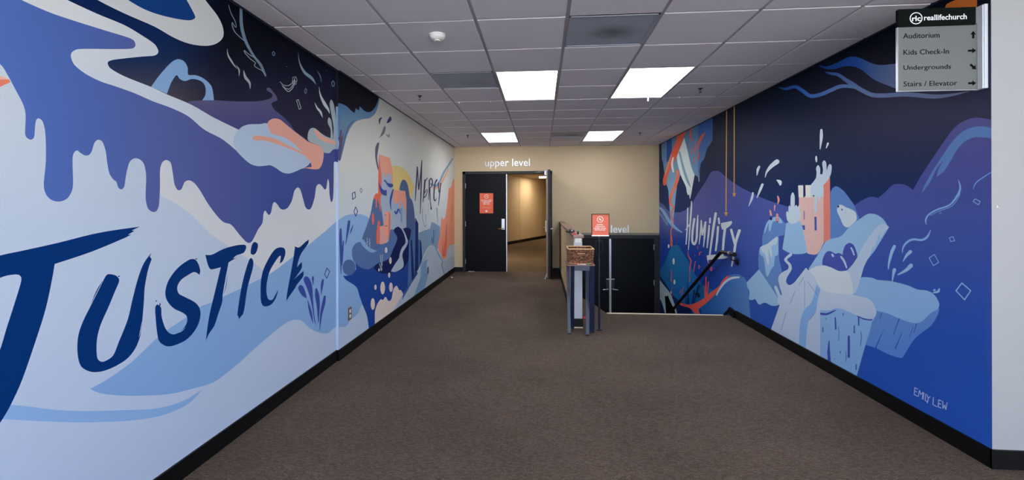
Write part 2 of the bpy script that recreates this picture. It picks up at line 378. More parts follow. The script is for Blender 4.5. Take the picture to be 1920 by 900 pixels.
 S('droplet#a', INDIGO, "559,541 562,534.5 568,536.7 573,549 575.5,559.5! 566.7,554.5"),
 S('droplet#b', INDIGO, "569,524.5 573,518 580,522 585.5,538 587,564.5 590,595.5 593,613! 589,600 583,564.5 575.5,540"),
 L('droplet#c', INDIGO, "587,517.5,1.5 586.7,522,4 587,535.5,.5"),
 L('droplet#d', INDIGO, "576.7,562,.5 582,584.5,5 587,606.7,.5"),
 L('droplet#e', INDIGO, "593,542,3.5 594.5,553,8 596.7,573,6 597,605.5,1"),
 L('droplet#f', INDIGO, "609,556,4 606.7,569,6 602,591,4 599.5,620,.5"),
 L('droplet#g', INDIGO, "605.5,525,3.5 604,533,5 602,553,.5"),
 O('diamond', (38,56,120), "613,502.7 618,509 613,522 608.5,514.5", 1.3),
]
FARBG = G((180,(172,172,170)),(300,(196,197,194)),(420,(184,194,206)),(520,(166,182,202)),(640,(166,182,210)))
GB=(164,178,194); STEEL=(74,100,148); PLUM=(92,82,112); PINKC=(205,192,190)
FAR = [
 ('background', FARBG, [[(500,-200),(1000,-200),(1000,900),(500,900)]]),
 S('night_sky', (8,10,22), "600,198! 629,196 635,193.5 644,196 652,201 660,209 665,212! 667,203! 673,207! 674.5,199! 680,205 688,210 696,209 704,200 709.6,186! 740,100! 600,60!"),
 S('wave#top', G((190,(70,112,158)),(225,(98,130,160)),(300,(100,116,150))), "600,196! 629,196 635,193.5 644,196 652,201 660,209 665,212! 667,203! 673,207! 674.5,199! 680,205 688,210 696,209 704,200 709.6,186! 712,183! 710,194 704,212 694,221 678,224 666,229 656,242 649,260 643,284 639,299 636,302 632.6,298 600,300!"),
 S('wave#shade', (80,76,112), "600,262! 633,260 638,244 641,244 640,258 644,250 642,268 640,284 638,300 636,302 631,296 600,300!"),
 L('wave#line', (44,68,124), "665,225,.6 656,234,1.3 649,250,1.2 644,270,1.2 640,286,.8"),
 S('wave#cap', (170,182,192), "600,262! 632,261 635,263 635.5,272 633,279 600,280!"),
] + [l for l in LEFT if l[0] == 'river'] + [
 L('droplet#p', (52,56,104), "716,220.4,2 712,224.5,4 711.5,234,.5"),
 S('droplet#q', (40,42,96), "732,218 734,224.5 729,230 724.5,230.7! 728,223"),
 S('droplet#r', (110,98,118), "722,236 723,242 720,251 711,259! 715.5,249 719,239"),
 S('droplet#s', (135,128,132), "730,250 730.7,255.5 728,258 722.7,251.5! 728,253"),
 L('droplet#t', (84,80,104), "709,269,4 706.7,278,6 705.5,295.5,3.5 709,315.5,2.5 713,325.5,1"),
 O('diamond', (52,56,112), "660.5,362.7 665.5,359.6 666.7,370 661,374", 1.5),
 O('diamond', (80,84,120), "677,352.5 679.3,357 677,361.5 674.8,357", 1),
 O('diamond', (52,56,112), "666.7,388 670.7,396 667,405.6 663.6,396.7", 1.4),
 L('droplet#u', INDIGO, "638.6,429.4,3 638.6,444,5 639.3,480.7,4 639.3,513.7,1"),
 L('droplet#v', INDIGO, "654.5,415,4.5 653,427,5 648,458.7,.8"),
 L('droplet#w', INDIGO, "661.8,421.5,.8 659,430.6,2.5 655.7,440,.5"),
 L('droplet#x', INDIGO, "644,451,2 642.7,466,3 641.7,498,1"),
 S('sun', (208,186,124), "734,312.7 743,311 752,313.4 760,319 769,331 777.4,350! 774,361 770,371 755,358 736.7,356 733,340"),
 S('mountain#teal', (118,146,178), "785,436! 796,432 806,428 809,417 816,419 825,425! 826,462! 818,468! 810,460 802,464 793,482 790,500! 782,500!"),
 S('mountain#arch', (72,94,138), "748.8,356! 750,348.4 753,340 757,336.8 761.5,340 765.4,350 768.5,370 772.4,375 775.5,387 778,409! 780,425! 780,540! 758,540! 758,360!"),
 S('tower#body', (154,170,192), "710,289! 731,296! 736,320 737,356! 759.7,358! 762,376 761.5,440! 716,440! 714,380 711,340"),
 S('tower#side', (216,104,84), "710,289.6! 715.7,331! 715.5,367! 708.7,366!"),
 S('tower#roof', (222,152,132), "711,289.6! 731,296! 736,320 737,345! 734.8,346 732.8,324 728,328 725.8,321 723.4,333.7 721,331 719,321 716,331!"),
 S('tower#roofb', (222,152,132), "737,356.5! 759.7,358! 762,376 761.8,395! 758,392 755,376.4 751,389 748,377 744.4,382 739.8,381 736.7,373"),
 L('tower#edge', (222,152,132), "760.8,380,1.6 761,412,1"),
 S('swirl#d', INDIGO, "719.5,338 722.7,337.5 727,343 736,345 736.7,350 731,351.5 726.5,348 722.7,342"),
 S('swirl#e', INDIGO, "710,339 713,348 718.8,356 725,356! 725,367! 718,365.5 712.5,358"),
 L('swirl#f', INDIGO, "737.4,354.6,2 734,367,4 732,379.5,3 733.5,394,.8"),
 L('swirl#g', INDIGO, "740.5,396.6,3 743,400.5,3.4 747.5,392,3 750.6,401,1"),
 S('tower#window', (108,146,184), "751.2,390 754,390 754,417 751.2,417", False),
 S('volcano#cone', (80,102,146), "701,369 710,366! 715,389! 719,420! 724,462! 705,470 688,464 679,449 687,425 695,400"),
 S('volcano#lava', (214,104,84), "700,374 701.7,367 706,362.4 714,365.5! 714,382! 714,396 712.5,396 711,382 710,382 709,373 707.5,375 706,390.4 704.5,388 704,373 700,374"),
 L('volcano#lava', (214,104,84), "699.3,401,3 699.3,412,4.5 699.6,421,1.5"),
 L('volcano#lava', (214,104,84), "710.7,415.7,4 708.7,436.7,5.5 708.7,455,5.5"),
 S('house#front', (226,158,140), "720.3,397! 729,396! 732,401.5! 731.5,446.5! 721.7,457.5! 712,458! 712,424.4! 720.3,423!", False),
 S('house#side', (212,112,92), "729,396! 732,401.5! 731.5,446.5! 728.2,450!", False),
] + [S('house#window', (150,168,190), s, False) for s in ("713.8,430 715.3,430 715.3,441 713.8,441", "717.3,439 719,439 719,449 717.3,449", "714,450 715.5,450 715.5,457 714,457", "722,404 724,403 724,413 722,414", "724.6,444 726.4,444 726.4,452 724.6,452")] + [
 L('house#line', (60,60,110), "721.5,424,1 727,423.5,1"), L('house#line', (60,60,110), "721.5,404,.8 725,402,.8"),
 S('island#deep', G((480,(30,66,140)),(600,(24,62,142))), "643,517! 649,525 668,538 674,555 680,572 688,592 692,620! 703,612! 703,590! 760,590! 775,560! 790,520! 766,490! 735,490! 700,490! 666,490! 668,505! 655,516"),
 S('island#cloud', (78,106,156), "660.6,480.7 660.6,466 669,455 681,455 688.7,465 706,471 711,460 727.8,452.6 731.5,432 737.6,430.6 745,446.5 737.6,466 728,485.6 703,498 691,505 676.5,501.5 664,490.5"),
 S('island#crescent', (128,160,200), "676,449 682,450 688,459.5 696,466 706.5,470! 697,473.5 686,467 678,458"),
 E('island#bubble', (74,98,148), 654.5,501.5,12.3,15,18),
 S('island#navy', (14,30,82), "701,502.7 708,494 728,485.6 737.6,466 745,446.5 738,432 746,425 751,428 754,429.6 760,427 768,428 771,432! 768,450! 766,488! 760,498 756,504 746,509 735,511 715.6,512.5"),
 S('island#path', (160,174,196), "753,429.6! 757,438 760,448 760,456 754,464 750,474 748,484 740,496 732.7,509! 740,510 746,508 755,502 757,494 754.4,480 756,472 762,462 765,454 763,446 760,438 757,432 755.6,429!"),
 L('hatch', (150,168,200), "688.5,446,1.2 688.7,461,1.2"), L('hatch', (150,168,200), "693,447,1.2 693.5,464,1.2"), L('hatch', (150,168,200), "686.5,455,1 691,453,1"), L('hatch', (150,168,200), "691.5,458,1 695.5,455,1"),
 L('hatch', (170,180,200), "713,478,1 716,507,1"), L('hatch', (170,180,200), "717,477,1 716.5,498,1"), L('hatch', (170,180,200), "711.5,494,1 715,508,1"),
 E('bubble', PINKC, 724,469,2.4,5.5), E('bubble', PINKC, 732,488.5,2.4,6.5), E('bubble', PINKC, 729.7,516,2,5), E('bubble', PINKC, 704,538.6,2.2,5), E('bubble', PINKC, 717.5,540,4.4,12,16), E('bubble', PINKC, 733,538.6,3.5,9,14), E('bubble', PINKC, 699,570,4,11,16), E('bubble', PINKC, 710.7,506,1.5,3),
 S('foam', PINKC, "703,612! 703,586 707,571 714,561 718,562.6 723,556.5 728,564 732.7,562.6 735,556.5 737.6,542 743.7,535.7 748.6,544 752,544 756,551.6! 762,570! 740,600!"),
 S('hill#pale', G((450,(160,174,190)),(600,(166,180,206))), "793,486 800,468 810,460.4 818,465 826,484 829,490 850,480! 870,520! 800,620! 700,640! 735,585! 756,551! 766,540! 785,510!"),
 S('pillar#a', (74,106,160), "767,450! 770,449! 773,528! 764,541! 766,490!", False),
 S('pillar#b', (20,44,102), "769.6,450! 772.4,450! 777.6,522! 772,530!", False),
 S('pillar#c', (74,104,156), "772.6,440! 779.4,418! 778.5,512! 776.5,515!", False),
 S('pillar#d', (20,44,102), "779,408! 784.4,419! 784.4,504! 778,516!", False),
 S('pillar#e', (64,98,156), "784.4,450! 788,449! 787,496! 784.4,504!", False),
 S('pillar#f', (20,44,102), "788,449! 790,454! 791.6,484! 787,498!", False),
 S('pillar#g', (54,92,158), "792,486! 784,506 770,534 760,552 754,562! 757,548 766,536 780,514 787,497!"),
 S('brush_stroke#b', (112,146,188), "802,486! 800,500 803,512 798,534 790,556! 774,560! 782,538 788,520 791,496 798,488"),
 L('brush_stroke#c', (112,146,188), "804,472,.6 795,486,1.2 790,500,1 786,514,.6"),
 L('brush_stroke#d', (112,146,180), "814,458,1.5 822,476,3 830,490,2 828,496,2 833,513,2.5"),
 L('brush_stroke#e', (52,84,144), "813.4,431,1.5 812.4,456,1"), L('brush_stroke#f', (52,84,144), "809.6,445,1.5 811,457,1.2"), L('brush_stroke#g', (80,110,160), "817,432,1 815,446,.6"),
 S('lava_fall', (222,146,122), "849.5,336! 846,350.8 841.6,353 840,367 837,395 834.6,407.5 831,412 828.4,406 827,415 825,440 821,462 826,476 830,485 833,486 837,482 838,474 842,462 849.5,458! 856,458! 856,336!"),
 L('lava_fall', (206,104,94), "837.6,418,1 836,450,3.5 833,478,6"), L('lava_fall', (206,104,94), "830.5,450,.6 830,470,2 831,480,3"), L('lava_fall', (206,104,94), "848,385,1 846,418,1"),
 L('arc', (116,148,168), "848,298,3 841,309.5,3.5 831.5,325,4 823.8,342,4 817.5,348.4,5 808,345,4"),
 L('arc', (224,150,122), "841,317,1.5 833,333,3 825,347,3 817.5,353,3 811,351.5,2"),
] + [L('letter#M', (42,42,78), s) for s in ("778.7,376.4,1.2 780.5,345,2.4 782.5,312,1.8", "782.8,313,1.6 785,356,2", "785,356,2 788.3,330,2 791,300,1.6", "791,300,1.6 789.6,350,2.3 788,401,1.1")] + [
 L('letter#E', (42,42,78), s) for s in ("796.8,337.5,2.6 795.3,357.8,2.6 793,379.5,1", "797,340,1.8 801.7,333,1.2", "796,362,1.6 801,354,1", "795,371,2 798.5,367,1.6 802,356,1.1")] + [
 L('letter#R', (42,42,78), s) for s in ("805,338,2.4 804.6,356,2 803.8,375,1", "804.5,340,1.6 808,334.4,2.2 810.8,340,2 809.5,349,1.8 806,353,1.5", "806,353,1.6 807,379.5,1.4 809,392.7,1.8 807,389,1")] + [
 L('letter#C', (42,42,78), "819,337.5,3 816,343,2.4 813.9,358,2.3 813.7,373,2.3 815.8,376.6,2 818.3,371.8,.8")] + [
 L('letter#Y', (42,42,78), s) for s in ("821.8,342,2 823,361,1.6", "826.6,343,2 824.5,361,2 822,386,1")] + [
 L('reflection', (128,148,176), "792.7,390,1 792,404,1.2 794,418,1 797,425,1.4 800,420,.8"), L('reflection', (128,148,176), "798.5,402,1.4 798,418,.8"), L('reflection', (138,156,180), "819,390,2.5 820,405,2 821,418,1"), L('reflection', (138,156,180), "803.6,380,.8 803,402,.8"),
]
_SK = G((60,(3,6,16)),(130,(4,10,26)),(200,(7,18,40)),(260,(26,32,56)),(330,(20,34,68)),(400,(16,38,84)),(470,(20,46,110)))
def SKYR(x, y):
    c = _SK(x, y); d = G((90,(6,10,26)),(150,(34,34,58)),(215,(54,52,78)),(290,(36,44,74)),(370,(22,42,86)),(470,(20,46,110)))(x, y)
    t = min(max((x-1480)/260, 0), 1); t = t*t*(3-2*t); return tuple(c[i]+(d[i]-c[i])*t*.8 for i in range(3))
HILLR = G((220,(78,76,128)),(330,(66,72,134)),(400,(62,74,140)),(520,(48,72,146)),(640,(32,70,150)),(860,(34,73,158)))
_HM = G((320,(72,74,128)),(415,(74,80,138)),(452,(26,56,128)),(520,(14,50,136)),(620,(18,60,150)))
def HILLM(x, y):
    c, d = _HM(x, y), HILLR(x, y); t = min(max((x-1310)/90, 0), 1); return tuple(c[i]+(d[i]-c[i])*t for i in range(3))
LB=(146,181,218); LW=(180,194,220); SN=(190,202,212); CASP=(222,182,178); IND=(62,72,146); MTN=(84,116,170); ORG=(218,98,76); RED=(206,84,78)
PKD=(226,150,140); GOLD=(204,152,72); TXT=(190,196,204)
RIGHT = [
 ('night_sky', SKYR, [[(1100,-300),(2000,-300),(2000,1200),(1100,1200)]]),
 S('cloud_swirl#a', H((1534,(12,56,124)),(1610,(28,72,146)),(1650,(78,100,146)),(1720,(110,118,150))), "1534.4,121! 1549,124.4 1569,117.8 1589,107.8 1602,106 1615.6,110 1635.6,119 1653,122 1683,120 1720,128! 1720,172! 1683,166.7 1664,160 1642,151 1629,142 1615.6,131 1602,125 1584,124.4 1566.7,129 1551,130 1540,126.7"),
 L('cloud_swirl#b', H((1546,(30,76,140)),(1620,(92,112,156)),(1800,(104,112,144))), "1546.7,135,1 1558,138,5 1571,140,6 1584.5,149,7 1598,158,9 1615.6,169,8 1635.6,178,8 1658,179,8 1700,177,8 1751,181,8 1784,178,5 1818,171,1"),
 L('cloud_swirl#c', H((1460,(26,66,128)),(1500,(34,80,150)),(1600,(88,112,158))), "1460,164,1 1473,166.7,5 1491,162.7,6 1504.5,170,7 1520,180,7 1540,176.7,7 1558,169,7 1575.6,162,7 1593,162,6 1606,165,4"),
 S('flame_shape', (170,92,40), "1772,18! 1774,9 1784,3 1800,-3! 1832,-8! 1832,34! 1820,36! 1800,22! 1785,20!"),
 S('mountain#back', HILLR, "1390,800! 1390,352! 1403,358.5 1440,375.6 1479,388 1500,396 1560,400 1596,388.7 1614.7,376.5 1632,369 1646.5,371.5! 1661,359 1673,347 1685.6,344.7 1700,348 1712,356! 1728,328 1749,296 1771,264 1786.7,242.7 1805,228 1826.7,221 1845,222 1858.7,224.5! 2000,230! 2000,1100! 1390,1000!"),
 S('mountain#front', HILLM, "1100,410! 1232,376! 1243,383 1254,396 1266,398 1276,397.6 1293,388 1308,363 1322.7,341 1332.5,324 1341,320 1349.6,322 1366.7,336.5 1390,352! 1404,440! 1404,900! 1100,900!"),
 S('arc_band', (84,114,166), "1728,362.7! 1733,349 1749,320 1768,290.7 1786.7,264 1805,246.7 1826.7,238 1845,237 1862,241! 1862,260! 1832,257 1813,262.7 1797,277 1784,298.7 1770.7,320 1756,332! 1760,317 1769,301! 1757,314.7 1744,341"),
 # hanging banner
 S('banner#blue', G((240,(72,108,150)),(330,(100,130,160)),(420,(120,148,178))), "1238,200! 1340,190! 1336,221! 1336,260 1332,270 1326,278 1320,298 1314,306 1311.6,320 1311.6,341 1309.6,340 1309,332! 1303,328! 1290,335! 1276,328! 1271,340 1268,360 1266,378 1264,400 1261,428! 1257,407 1254,372 1253,356 1249,344 1247,332 1245,318 1243,304 1241,298 1240,268!"),
 S('banner#stripe', (34,66,132), "1250,240! 1259.6,240! 1259.6,284! 1255,300! 1250,305!", False),
 S('banner#panel', G((225,(38,82,150)),(300,(72,104,156))), "1309,210! 1336,210! 1336,260! 1332,270! 1326,278! 1320,298! 1314,306! 1311.6,322! 1309,330!", False),
 S('banner#white', (184,192,194), "1283,258! 1288,278 1296,312 1302.4,328! 1298,352 1296,364 1293.6,374! 1292,364! 1290,366 1287.6,360! 1286,350 1277,330 1269,296 1275,278"),
 S('banner#line', (112,138,158), "1272.5,284! 1275.5,284! 1284,316 1296.3,353! 1288,342 1279,316"),
 S('ribbon#a', ORG, "1270,235! 1288,232! 1287,246! 1281,260 1274,280 1266,300 1254,324 1250,340 1248,347 1244,347 1243,338 1246,326 1252,306 1261,280 1269,260"),
 L('ribbon#b', (222,112,84), "1269,320,5 1271,332,6 1266,348,6 1258,368,5 1257,382,4 1263,388,3 1260,396,2.6 1258,404,2 1262.5,417,2.5 1258,433.6,2 1259.5,450,2.2 1260,473,2"),
 L('ribbon#c', (230,150,120), "1258.5,290,2 1254,306,3 1247,328,2.2"),
 L('ribbon#c', (230,150,120), "1269.5,320,1.5 1271,328,1.6"), L('ribbon#c', (230,150,120), "1265,350,1.2 1258,368,1.4"),
 L('ribbon#d', (214,214,204), "1262,296,3.2 1260,308,4 1262.4,322,3"),
 L('flame_mark', ORG, "1296,240,2.5 1294.4,254,3.5 1296.4,266,1"), L('flame_mark', ORG, "1322,248,1 1315,258,5 1311,268,4 1308,282,1.5"),
 L('flame_mark', ORG, "1304,264,1 1303,280,2.5 1301,289,1"), L('flame_mark', ORG, "1310,284,1 1309,294,3 1306.4,302,1"), L('flame_mark', ORG, "1299,278,.8 1296.4,288,2"),
 L('flame_mark', ORG, "1303,292,.8 1300,307,1.6"), L('flame_mark', ORG, "1292.4,268,.8 1293,280,1.5"), 
 L('arc_stroke', (112,146,178), "1228,384,3 1242,394,5 1253.6,413,6 1266,427,5 1279,436,2"), L('arc_stroke', (88,120,160), "1230,391,3 1240,404,3 1252,422,3"),
 L('star_string', GOLD, "1362.5,190,1.8 1361.3,396,1.8", False), L('star_string', GOLD, "1376.7,190,1.8 1376.5,361,1.8", False),
 ('star', GOLD, [[(1361.3+(6.5 if i % 2 == 0 else 2.6)*.62*math.sin(i*math.pi/5), 400.3-(6.5 if i % 2 == 0 else 2.6)*math.cos(i*math.pi/5)) for i in range(10)]]),
 ('star', GOLD, [[(1376.5+(6.5 if i % 2 == 0 else 2.6)*.62*math.sin(i*math.pi/5), 364.5-(6.5 if i % 2 == 0 else 2.6)*math.cos(i*math.pi/5)) for i in range(10)]]),
 # lower left corner
 S('hill#teal', G((460,(34,94,142)),(560,(20,84,148))), "1200,516! 1232.7,508 1246.6,492 1258,464 1267.6,459 1272.3,461.6 1288.6,487 1305,517.5 1316.6,531.5 1330,541 1345,548 1350,640! 1200,640!"),
 S('hill#dark', (14,32,78), "1200,490! 1232,508! 1240,520 1249,533 1263,555 1275,565 1292,575 1300,592! 1300,900! 1200,900!"),
 S('splash#pale', (142,160,174), "1226,510! 1230,515 1242,531.5 1258,552.5 1270,588! 1266,588! 1260.6,573.5 1252,555! 1246.6,556! 1249,588! 1246,586! 1239.7,564 1226,550!"),
 S('splash#dark', (8,9,14), "1246.5,554! 1249,556! 1252.5,554! 1257,567 1263,577 1268,592! 1249,592!"),
 E('bubble', (214,206,190), 1253.6,461.6,1.5,3.6), E('bubble', (214,206,190), 1263,490,2.1,6), E('bubble', (214,206,190), 1264.6,528.7,1.7,4.6), E('bubble', (170,180,185), 1258,548,1.1,3), E('bubble', (214,206,190), 1259,584,1.1,2.2),
 L('drip_mark', RED, "1258.8,506,1 1258.8,528,2"), L('drip_mark', (150,70,90), "1260,534,1 1260,557,1"), L('drip_mark', ORG, "1257.4,443,.8 1257.4,461,1.5"),
 L('drip_mark', RED, "1289.8,471,1 1291,480,1.6 1295.6,489.6,2 1293,506,1.5 1293,529,1"), L('drip_mark', RED, "1303.8,489.6,1 1302,498,1.4 1300.7,510.5,1"), L('drip_mark', RED, "1316,472,1 1312,474,2 1311.4,479,1"), L('drip_mark', RED, "1308.5,461,1.4 1308,468,.8"),
 L('drip_mark', RED, "1302,476,.8 1303,480,1"), O('drip_mark', RED, "1310,497 1313,500 1310,504", .8), O('drip_mark', RED, "1333,500 1335.5,503 1334,508 1332,505", 1), L('drip_mark', RED, "1316,506,1 1318,510,.8"), L('drip_mark', RED, "1325,480,1 1327,488,1.5 1329,494,1"),
 S('hill#mid', H((1315,(20,76,144)),(1360,(52,94,158)),(1405,(78,112,168))), "1333,545! 1342.6,542.5 1356,527 1367,516 1380.4,513.8 1390,517 1399,525.5 1403,544 1407,593 1410,620! 1410,900! 1296,900! 1312,588 1325,567"),
 L('grass', (12,34,84), "1289.4,529,1 1290.4,560,3 1291.7,584,4"), L('grass', (12,34,84), "1310,535,3 1303,560,3 1295,586,3"), L('grass', (12,34,84), "1284,545,1 1288,570,2"), L('grass', (12,34,84), "1302,544,1 1299,562,2 1296,580,2"), L('grass', (16,44,96), "1313,580,2.5 1314,596,3"),
 S('lava_river', RED, "1271,565! 1284,570 1295.5,570.8 1314,563 1333,548 1348,536.8 1352,530 1357,523 1363.4,517! 1368,518! 1360,526 1352,537 1340.8,552 1325.7,567 1308.7,580! 1313,590! 1303,588! 1293.6,578 1276.6,572.6"),
 L('grass#r', RED, "1323.8,519,2 1323.4,557.5,3"), L('grass#r', RED, "1328.5,528,2 1325.7,555.7,2"), L('grass#r', RED, "1320,536,1 1322,555.7,2"), L('grass#r', RED, "1282,537,1 1279,546,1.4 1277.5,555,.8"), L('grass#r', RED, "1276,544,1.3 1274.5,550,.8"),
 L('curve_stroke', (176,188,204), "1385.5,520,3 1371,521.7,4.5 1359.6,529,4 1350,541,3.4 1343.6,553,2.6"),
] + [L('letter#H', TXT, s) for s in ("1289.4,389.4,2 1288.7,424.4,2.8 1286.3,458.6,1.8", "1296.6,377,2 1296.2,390,3 1294,421,3 1290.7,468.7,1.4", "1285.2,431.4,1.5 1294,419.8,3")] + [
 L('letter#U', TXT, "1301.9,410.5,4 1298.8,432,4 1298,452.4,4 1301.9,457.9,4.5 1305.8,449,4 1307.3,424.4,4 1308.6,402.7,1.5")] + [
 L('letter#M', TXT, s) for s in ("1310.7,458.6,1.3 1313.2,436.9,3 1315,413.5,2.5", "1315,413.5,2 1316.9,440,3.5", "1316.9,440,3 1322.9,416.5,3.4", "1322.9,416.5,3 1321.3,440,3.5 1319,463.3,1.4")] + [
 L('letter#I', TXT, s) for s in ("1329.9,422.9,3 1328.3,440,4 1325.7,464.9,2.2", "1331.4,409.5,3.2 1331,417.5,3.4")] + [
 L('letter#L', TXT, "1341.9,400,4.5 1336.9,432,4.5 1330.7,478,3"), L('letter#Ib', TXT, "1346.2,425.6,4 1344.7,447.8,4 1341.9,469.5,3.5"), L('letter#Ib', TXT, "1347.5,409.5,3.5 1348.5,419,3.3"),
 S('letter#T', TXT, "1352,418.2! 1371.9,414.3! 1372.6,418 1369,423! 1363.3,427.5 1354,430.7! 1352,424"), L('letter#T', TXT, "1359.4,428,4.6 1357,447.8,4.6 1354.8,479,4"),
 S('letter#L', TXT, "1325.2,478.9! 1347.8,477.3 1365.6,482! 1358.6,485 1340,486 1328,487.6! 1328,494! 1326,487!"),
 L('letter#Y', TXT, "1371,431,4.6 1374.2,443,4.6 1378,458,4.5"), L('letter#Y', TXT, "1386.4,432.5,5.5 1381.5,447,5 1378.9,458,4.6 1375.8,478.9,4.5 1371.9,499,2.6"),
 # splashes in the sky
 L('droplet#a', SN, "1457,303,9 1446,311.7,7 1437.5,322.7,3.5 1434.5,333,1"), L('droplet#b', SN, "1423.5,312.5,4 1421,318,5 1419,329.3,.8"), L('droplet#c', SN, "1429.6,346,4.5 1425,357,4.5 1419,371.6,.8"),
 L('droplet#d', SN, "1411.8,361.8,3.2 1409.8,371.6,4.6 1403.7,387,.8"), L('droplet#e', SN, "1455.8,337.4,1 1462,341,7 1463,346,4"), L('droplet#f', SN, "1540,244,4.5 1540,256.7,6 1537.7,280,1.5"),
 L('droplet#g', SN, "1552.4,269,4 1549,278,1.5"), L('droplet#h', SN, "1530.4,293.8,3 1530.4,298,4 1531,304,2"),
] + [L('droplet#k', PKD, s) for s in ("1458.2,367.9,2.5 1460,375,4 1458,383,1.2", "1452.8,385.5,3 1452,396,1.2", "1444,395,3 1445.8,403,4")] + [
 S('mountain#left', MTN, "1429.3,461 1429.3,444 1436.7,419.6 1445,409.8 1458.7,406 1473.3,419.6! 1469.7,440 1460,444 1461,485.6 1466,510 1458.7,519.8 1464.8,556! 1457.5,557.7! 1424.4,507.6 1422,493 1423,471"),
 S('mountain#cap', LB, "1432.5,436.7 1436.7,419.6 1445,409.8 1458.7,406 1463.6,409.8 1467,418 1460,418 1454,415 1449,416 1444,434 1441,430 1441,418 1435.5,434"),
 E('crater', (22,26,66), 1445.5,410,2.6,3), E('crater', (120,60,70), 1457.7,411.5,2.8,6), L('droplet#k', PKD, "1457.2,402,4 1457.8,413,4"),
 S('snow#blue', LB, "1423.7,471 1426,463 1439,457 1457.5,443.5 1459.6,461 1458.7,478 1453.3,480.7 1451.3,497.8 1446.5,504 1441.6,515 1438,518.6 1435.5,510 1431.8,483 1425.7,478"),
 S('snow#white', (188,202,218), "1426.4,463 1439,457 1457.5,443.5 1455,458.7 1450,459 1446.5,463 1447.7,480.7 1444.7,480.7 1441.6,466 1440.5,470 1442,495.4 1439,495.4 1434,475.8 1429.3,473.3"),
 S('rock', LB, "1423,505! 1400,529.6! 1401,537 1405,546.7 1404.4,561 1411,562.6 1416,561 1423,571 1434,567.5 1446.5,573 1457.5,573 1461,568.7 1457.5,556.5! 1439,528.4"),
 S('mountain#behind', (80,112,168), "1556,456! 1557,360! 1562,352 1569,349.4 1578,355 1583,359 1601,383.3! 1612,412! 1590,440!"),
 S('castle#front', CASP, "1498,368! 1545,368! 1545,454! 1533,476 1516,476 1512,472 1506,432 1499,414"),
 S('castle#side', (218,128,116), "1544,347! 1556,330! 1557,449! 1544.4,455!", False),
 S('castle#turret', (212,210,206), "1496.4,347.8 1506,347.2 1506,370 1497.5,370", False), S('castle#turretb', (212,210,206), "1510,347.2 1520.5,347 1520.5,370.4 1510.5,370", False),
 S('castle#gap', (30,40,84), "1506,347.5 1508.4,347.5 1508.4,370 1506,370", False),
 S('castle#window', IND, "1507,395.6 1508.4,395.6 1508.6,411.6 1507.2,411.6", False), S('castle#windowb', IND, "1527,406.6 1531,406.6 1531.4,432 1527.4,432", False), S('castle#windowc', IND, "1502,422.4 1509,422.4 1509.4,431 1503,431", False),
 S('fountain#big', (182,196,212), "1520,348 1525,341 1530,333 1531,322 1530,316 1533.6,309.6 1537.6,315 1538,327 1539.6,326.5 1541.5,327 1543,318 1541.6,306 1545,300.6 1549,305 1550,321! 1552.4,312 1556,307.6 1559.4,311 1558,326 1552,338 1544,347! 1544,370 1540,368 1537,374 1535.6,379 1533,368 1532,367 1531.6,396 1529,399 1527,396 1527,366 1524,367 1523,372 1520.6,371"),
 S('slope#trap', LB, "1474,418! 1499,413.4! 1505,427 1513.7,473.3! 1502.7,476.3 1483,475.3 1467,467! 1471,441.6!"),
 S('fountain#small', (186,198,214), "1482.7,368 1486.4,360.6 1490,368 1490,388! 1493,384 1495.4,388.7! 1498.6,384 1500,389 1500,396! 1502,401 1499.8,413 1486.4,420.5! 1476.6,414.4 1474,398.5 1476.6,396 1478.3,399! 1478.5,388 1480,385 1482,388.7!"),
 S('slab#top', G((520,(138,174,216)),(606,(128,164,210))), "1590,540! 1613,520.8 1634.7,521 1645,524.8 1669,527 1701,534.7 1720,542.7 1738.7,545 1752,553 1761,569 1758,580 1744,588 1730.7,601 1717,606 1701,602.7 1680,594.7 1661,586.7 1642.7,583! 1600,600!"),
 S('slab#side', G((583,(84,118,176)),(670,(74,114,182))), "1642,583! 1661,586.7 1680,594.7 1701,602.7 1717,606 1730.7,601 1744,588 1761.5,578! 1757,593 1744,612 1717,633 1698.7,660 1692,670 1685,670.5 1665,664 1642.7,653 1623,646.7! 1637,600!"),
] + [L('slab#mark', (52,70,150), s) for s in ("1653,586.7,1.5 1649,600,.8", "1686,597,2 1674.7,629,1.2", "1654.7,622.7,1 1642,652,2.5", "1690.7,625,1 1679,653,2.5", "1718.7,607,2 1713,624,1.2", "1713,610.7,.8 1704.5,633,1.2", "1658,617,.8 1657,621,.8")] + [
 S('column', G((578,(132,168,214)),(700,(122,162,212))), "1537.8,575! 1560,575! 1640,597! 1636,602! 1630,624! 1623,646! 1606,706! 1603,760! 1537.8,720!", False),
] + [L('column#mark', (52,66,146), s) for s in ("1538,588,4 1550,589,4 1561,584.4,3 1568,581,.8", "1607,592,1.5 1619.6,598,2.6 1634,599.6,3", "1610,594,3 1610,611,2", "1580.8,587,1.5 1581,591.6,1.8", "1549,596,1 1549,599,1.3", "1566,596,2.4 1567,617,3", "1543,613,1.5 1543,622.7,1.8", "1572,613,.8 1573,625,1 1572.4,638.7,.8", "1601.8,610,2 1601.8,625,2.2", "1614,621.8,1 1615,633,1.2 1613.3,649,1", "1591.5,631,4 1591.5,669,4.4", "1554.7,638.7,1.5 1553.8,655.6,4.5 1555,680,6", "1575.5,658,1.4 1575.5,662.7,1.4", "1586,658,.8 1586.6,668,1.1 1586,678,.8", "1564.8,671.6,1 1564.8,674,1.2", "1605.3,683,2 1605.3,693.8,2.2", "1551,658,.8 1553,668,2")] + [
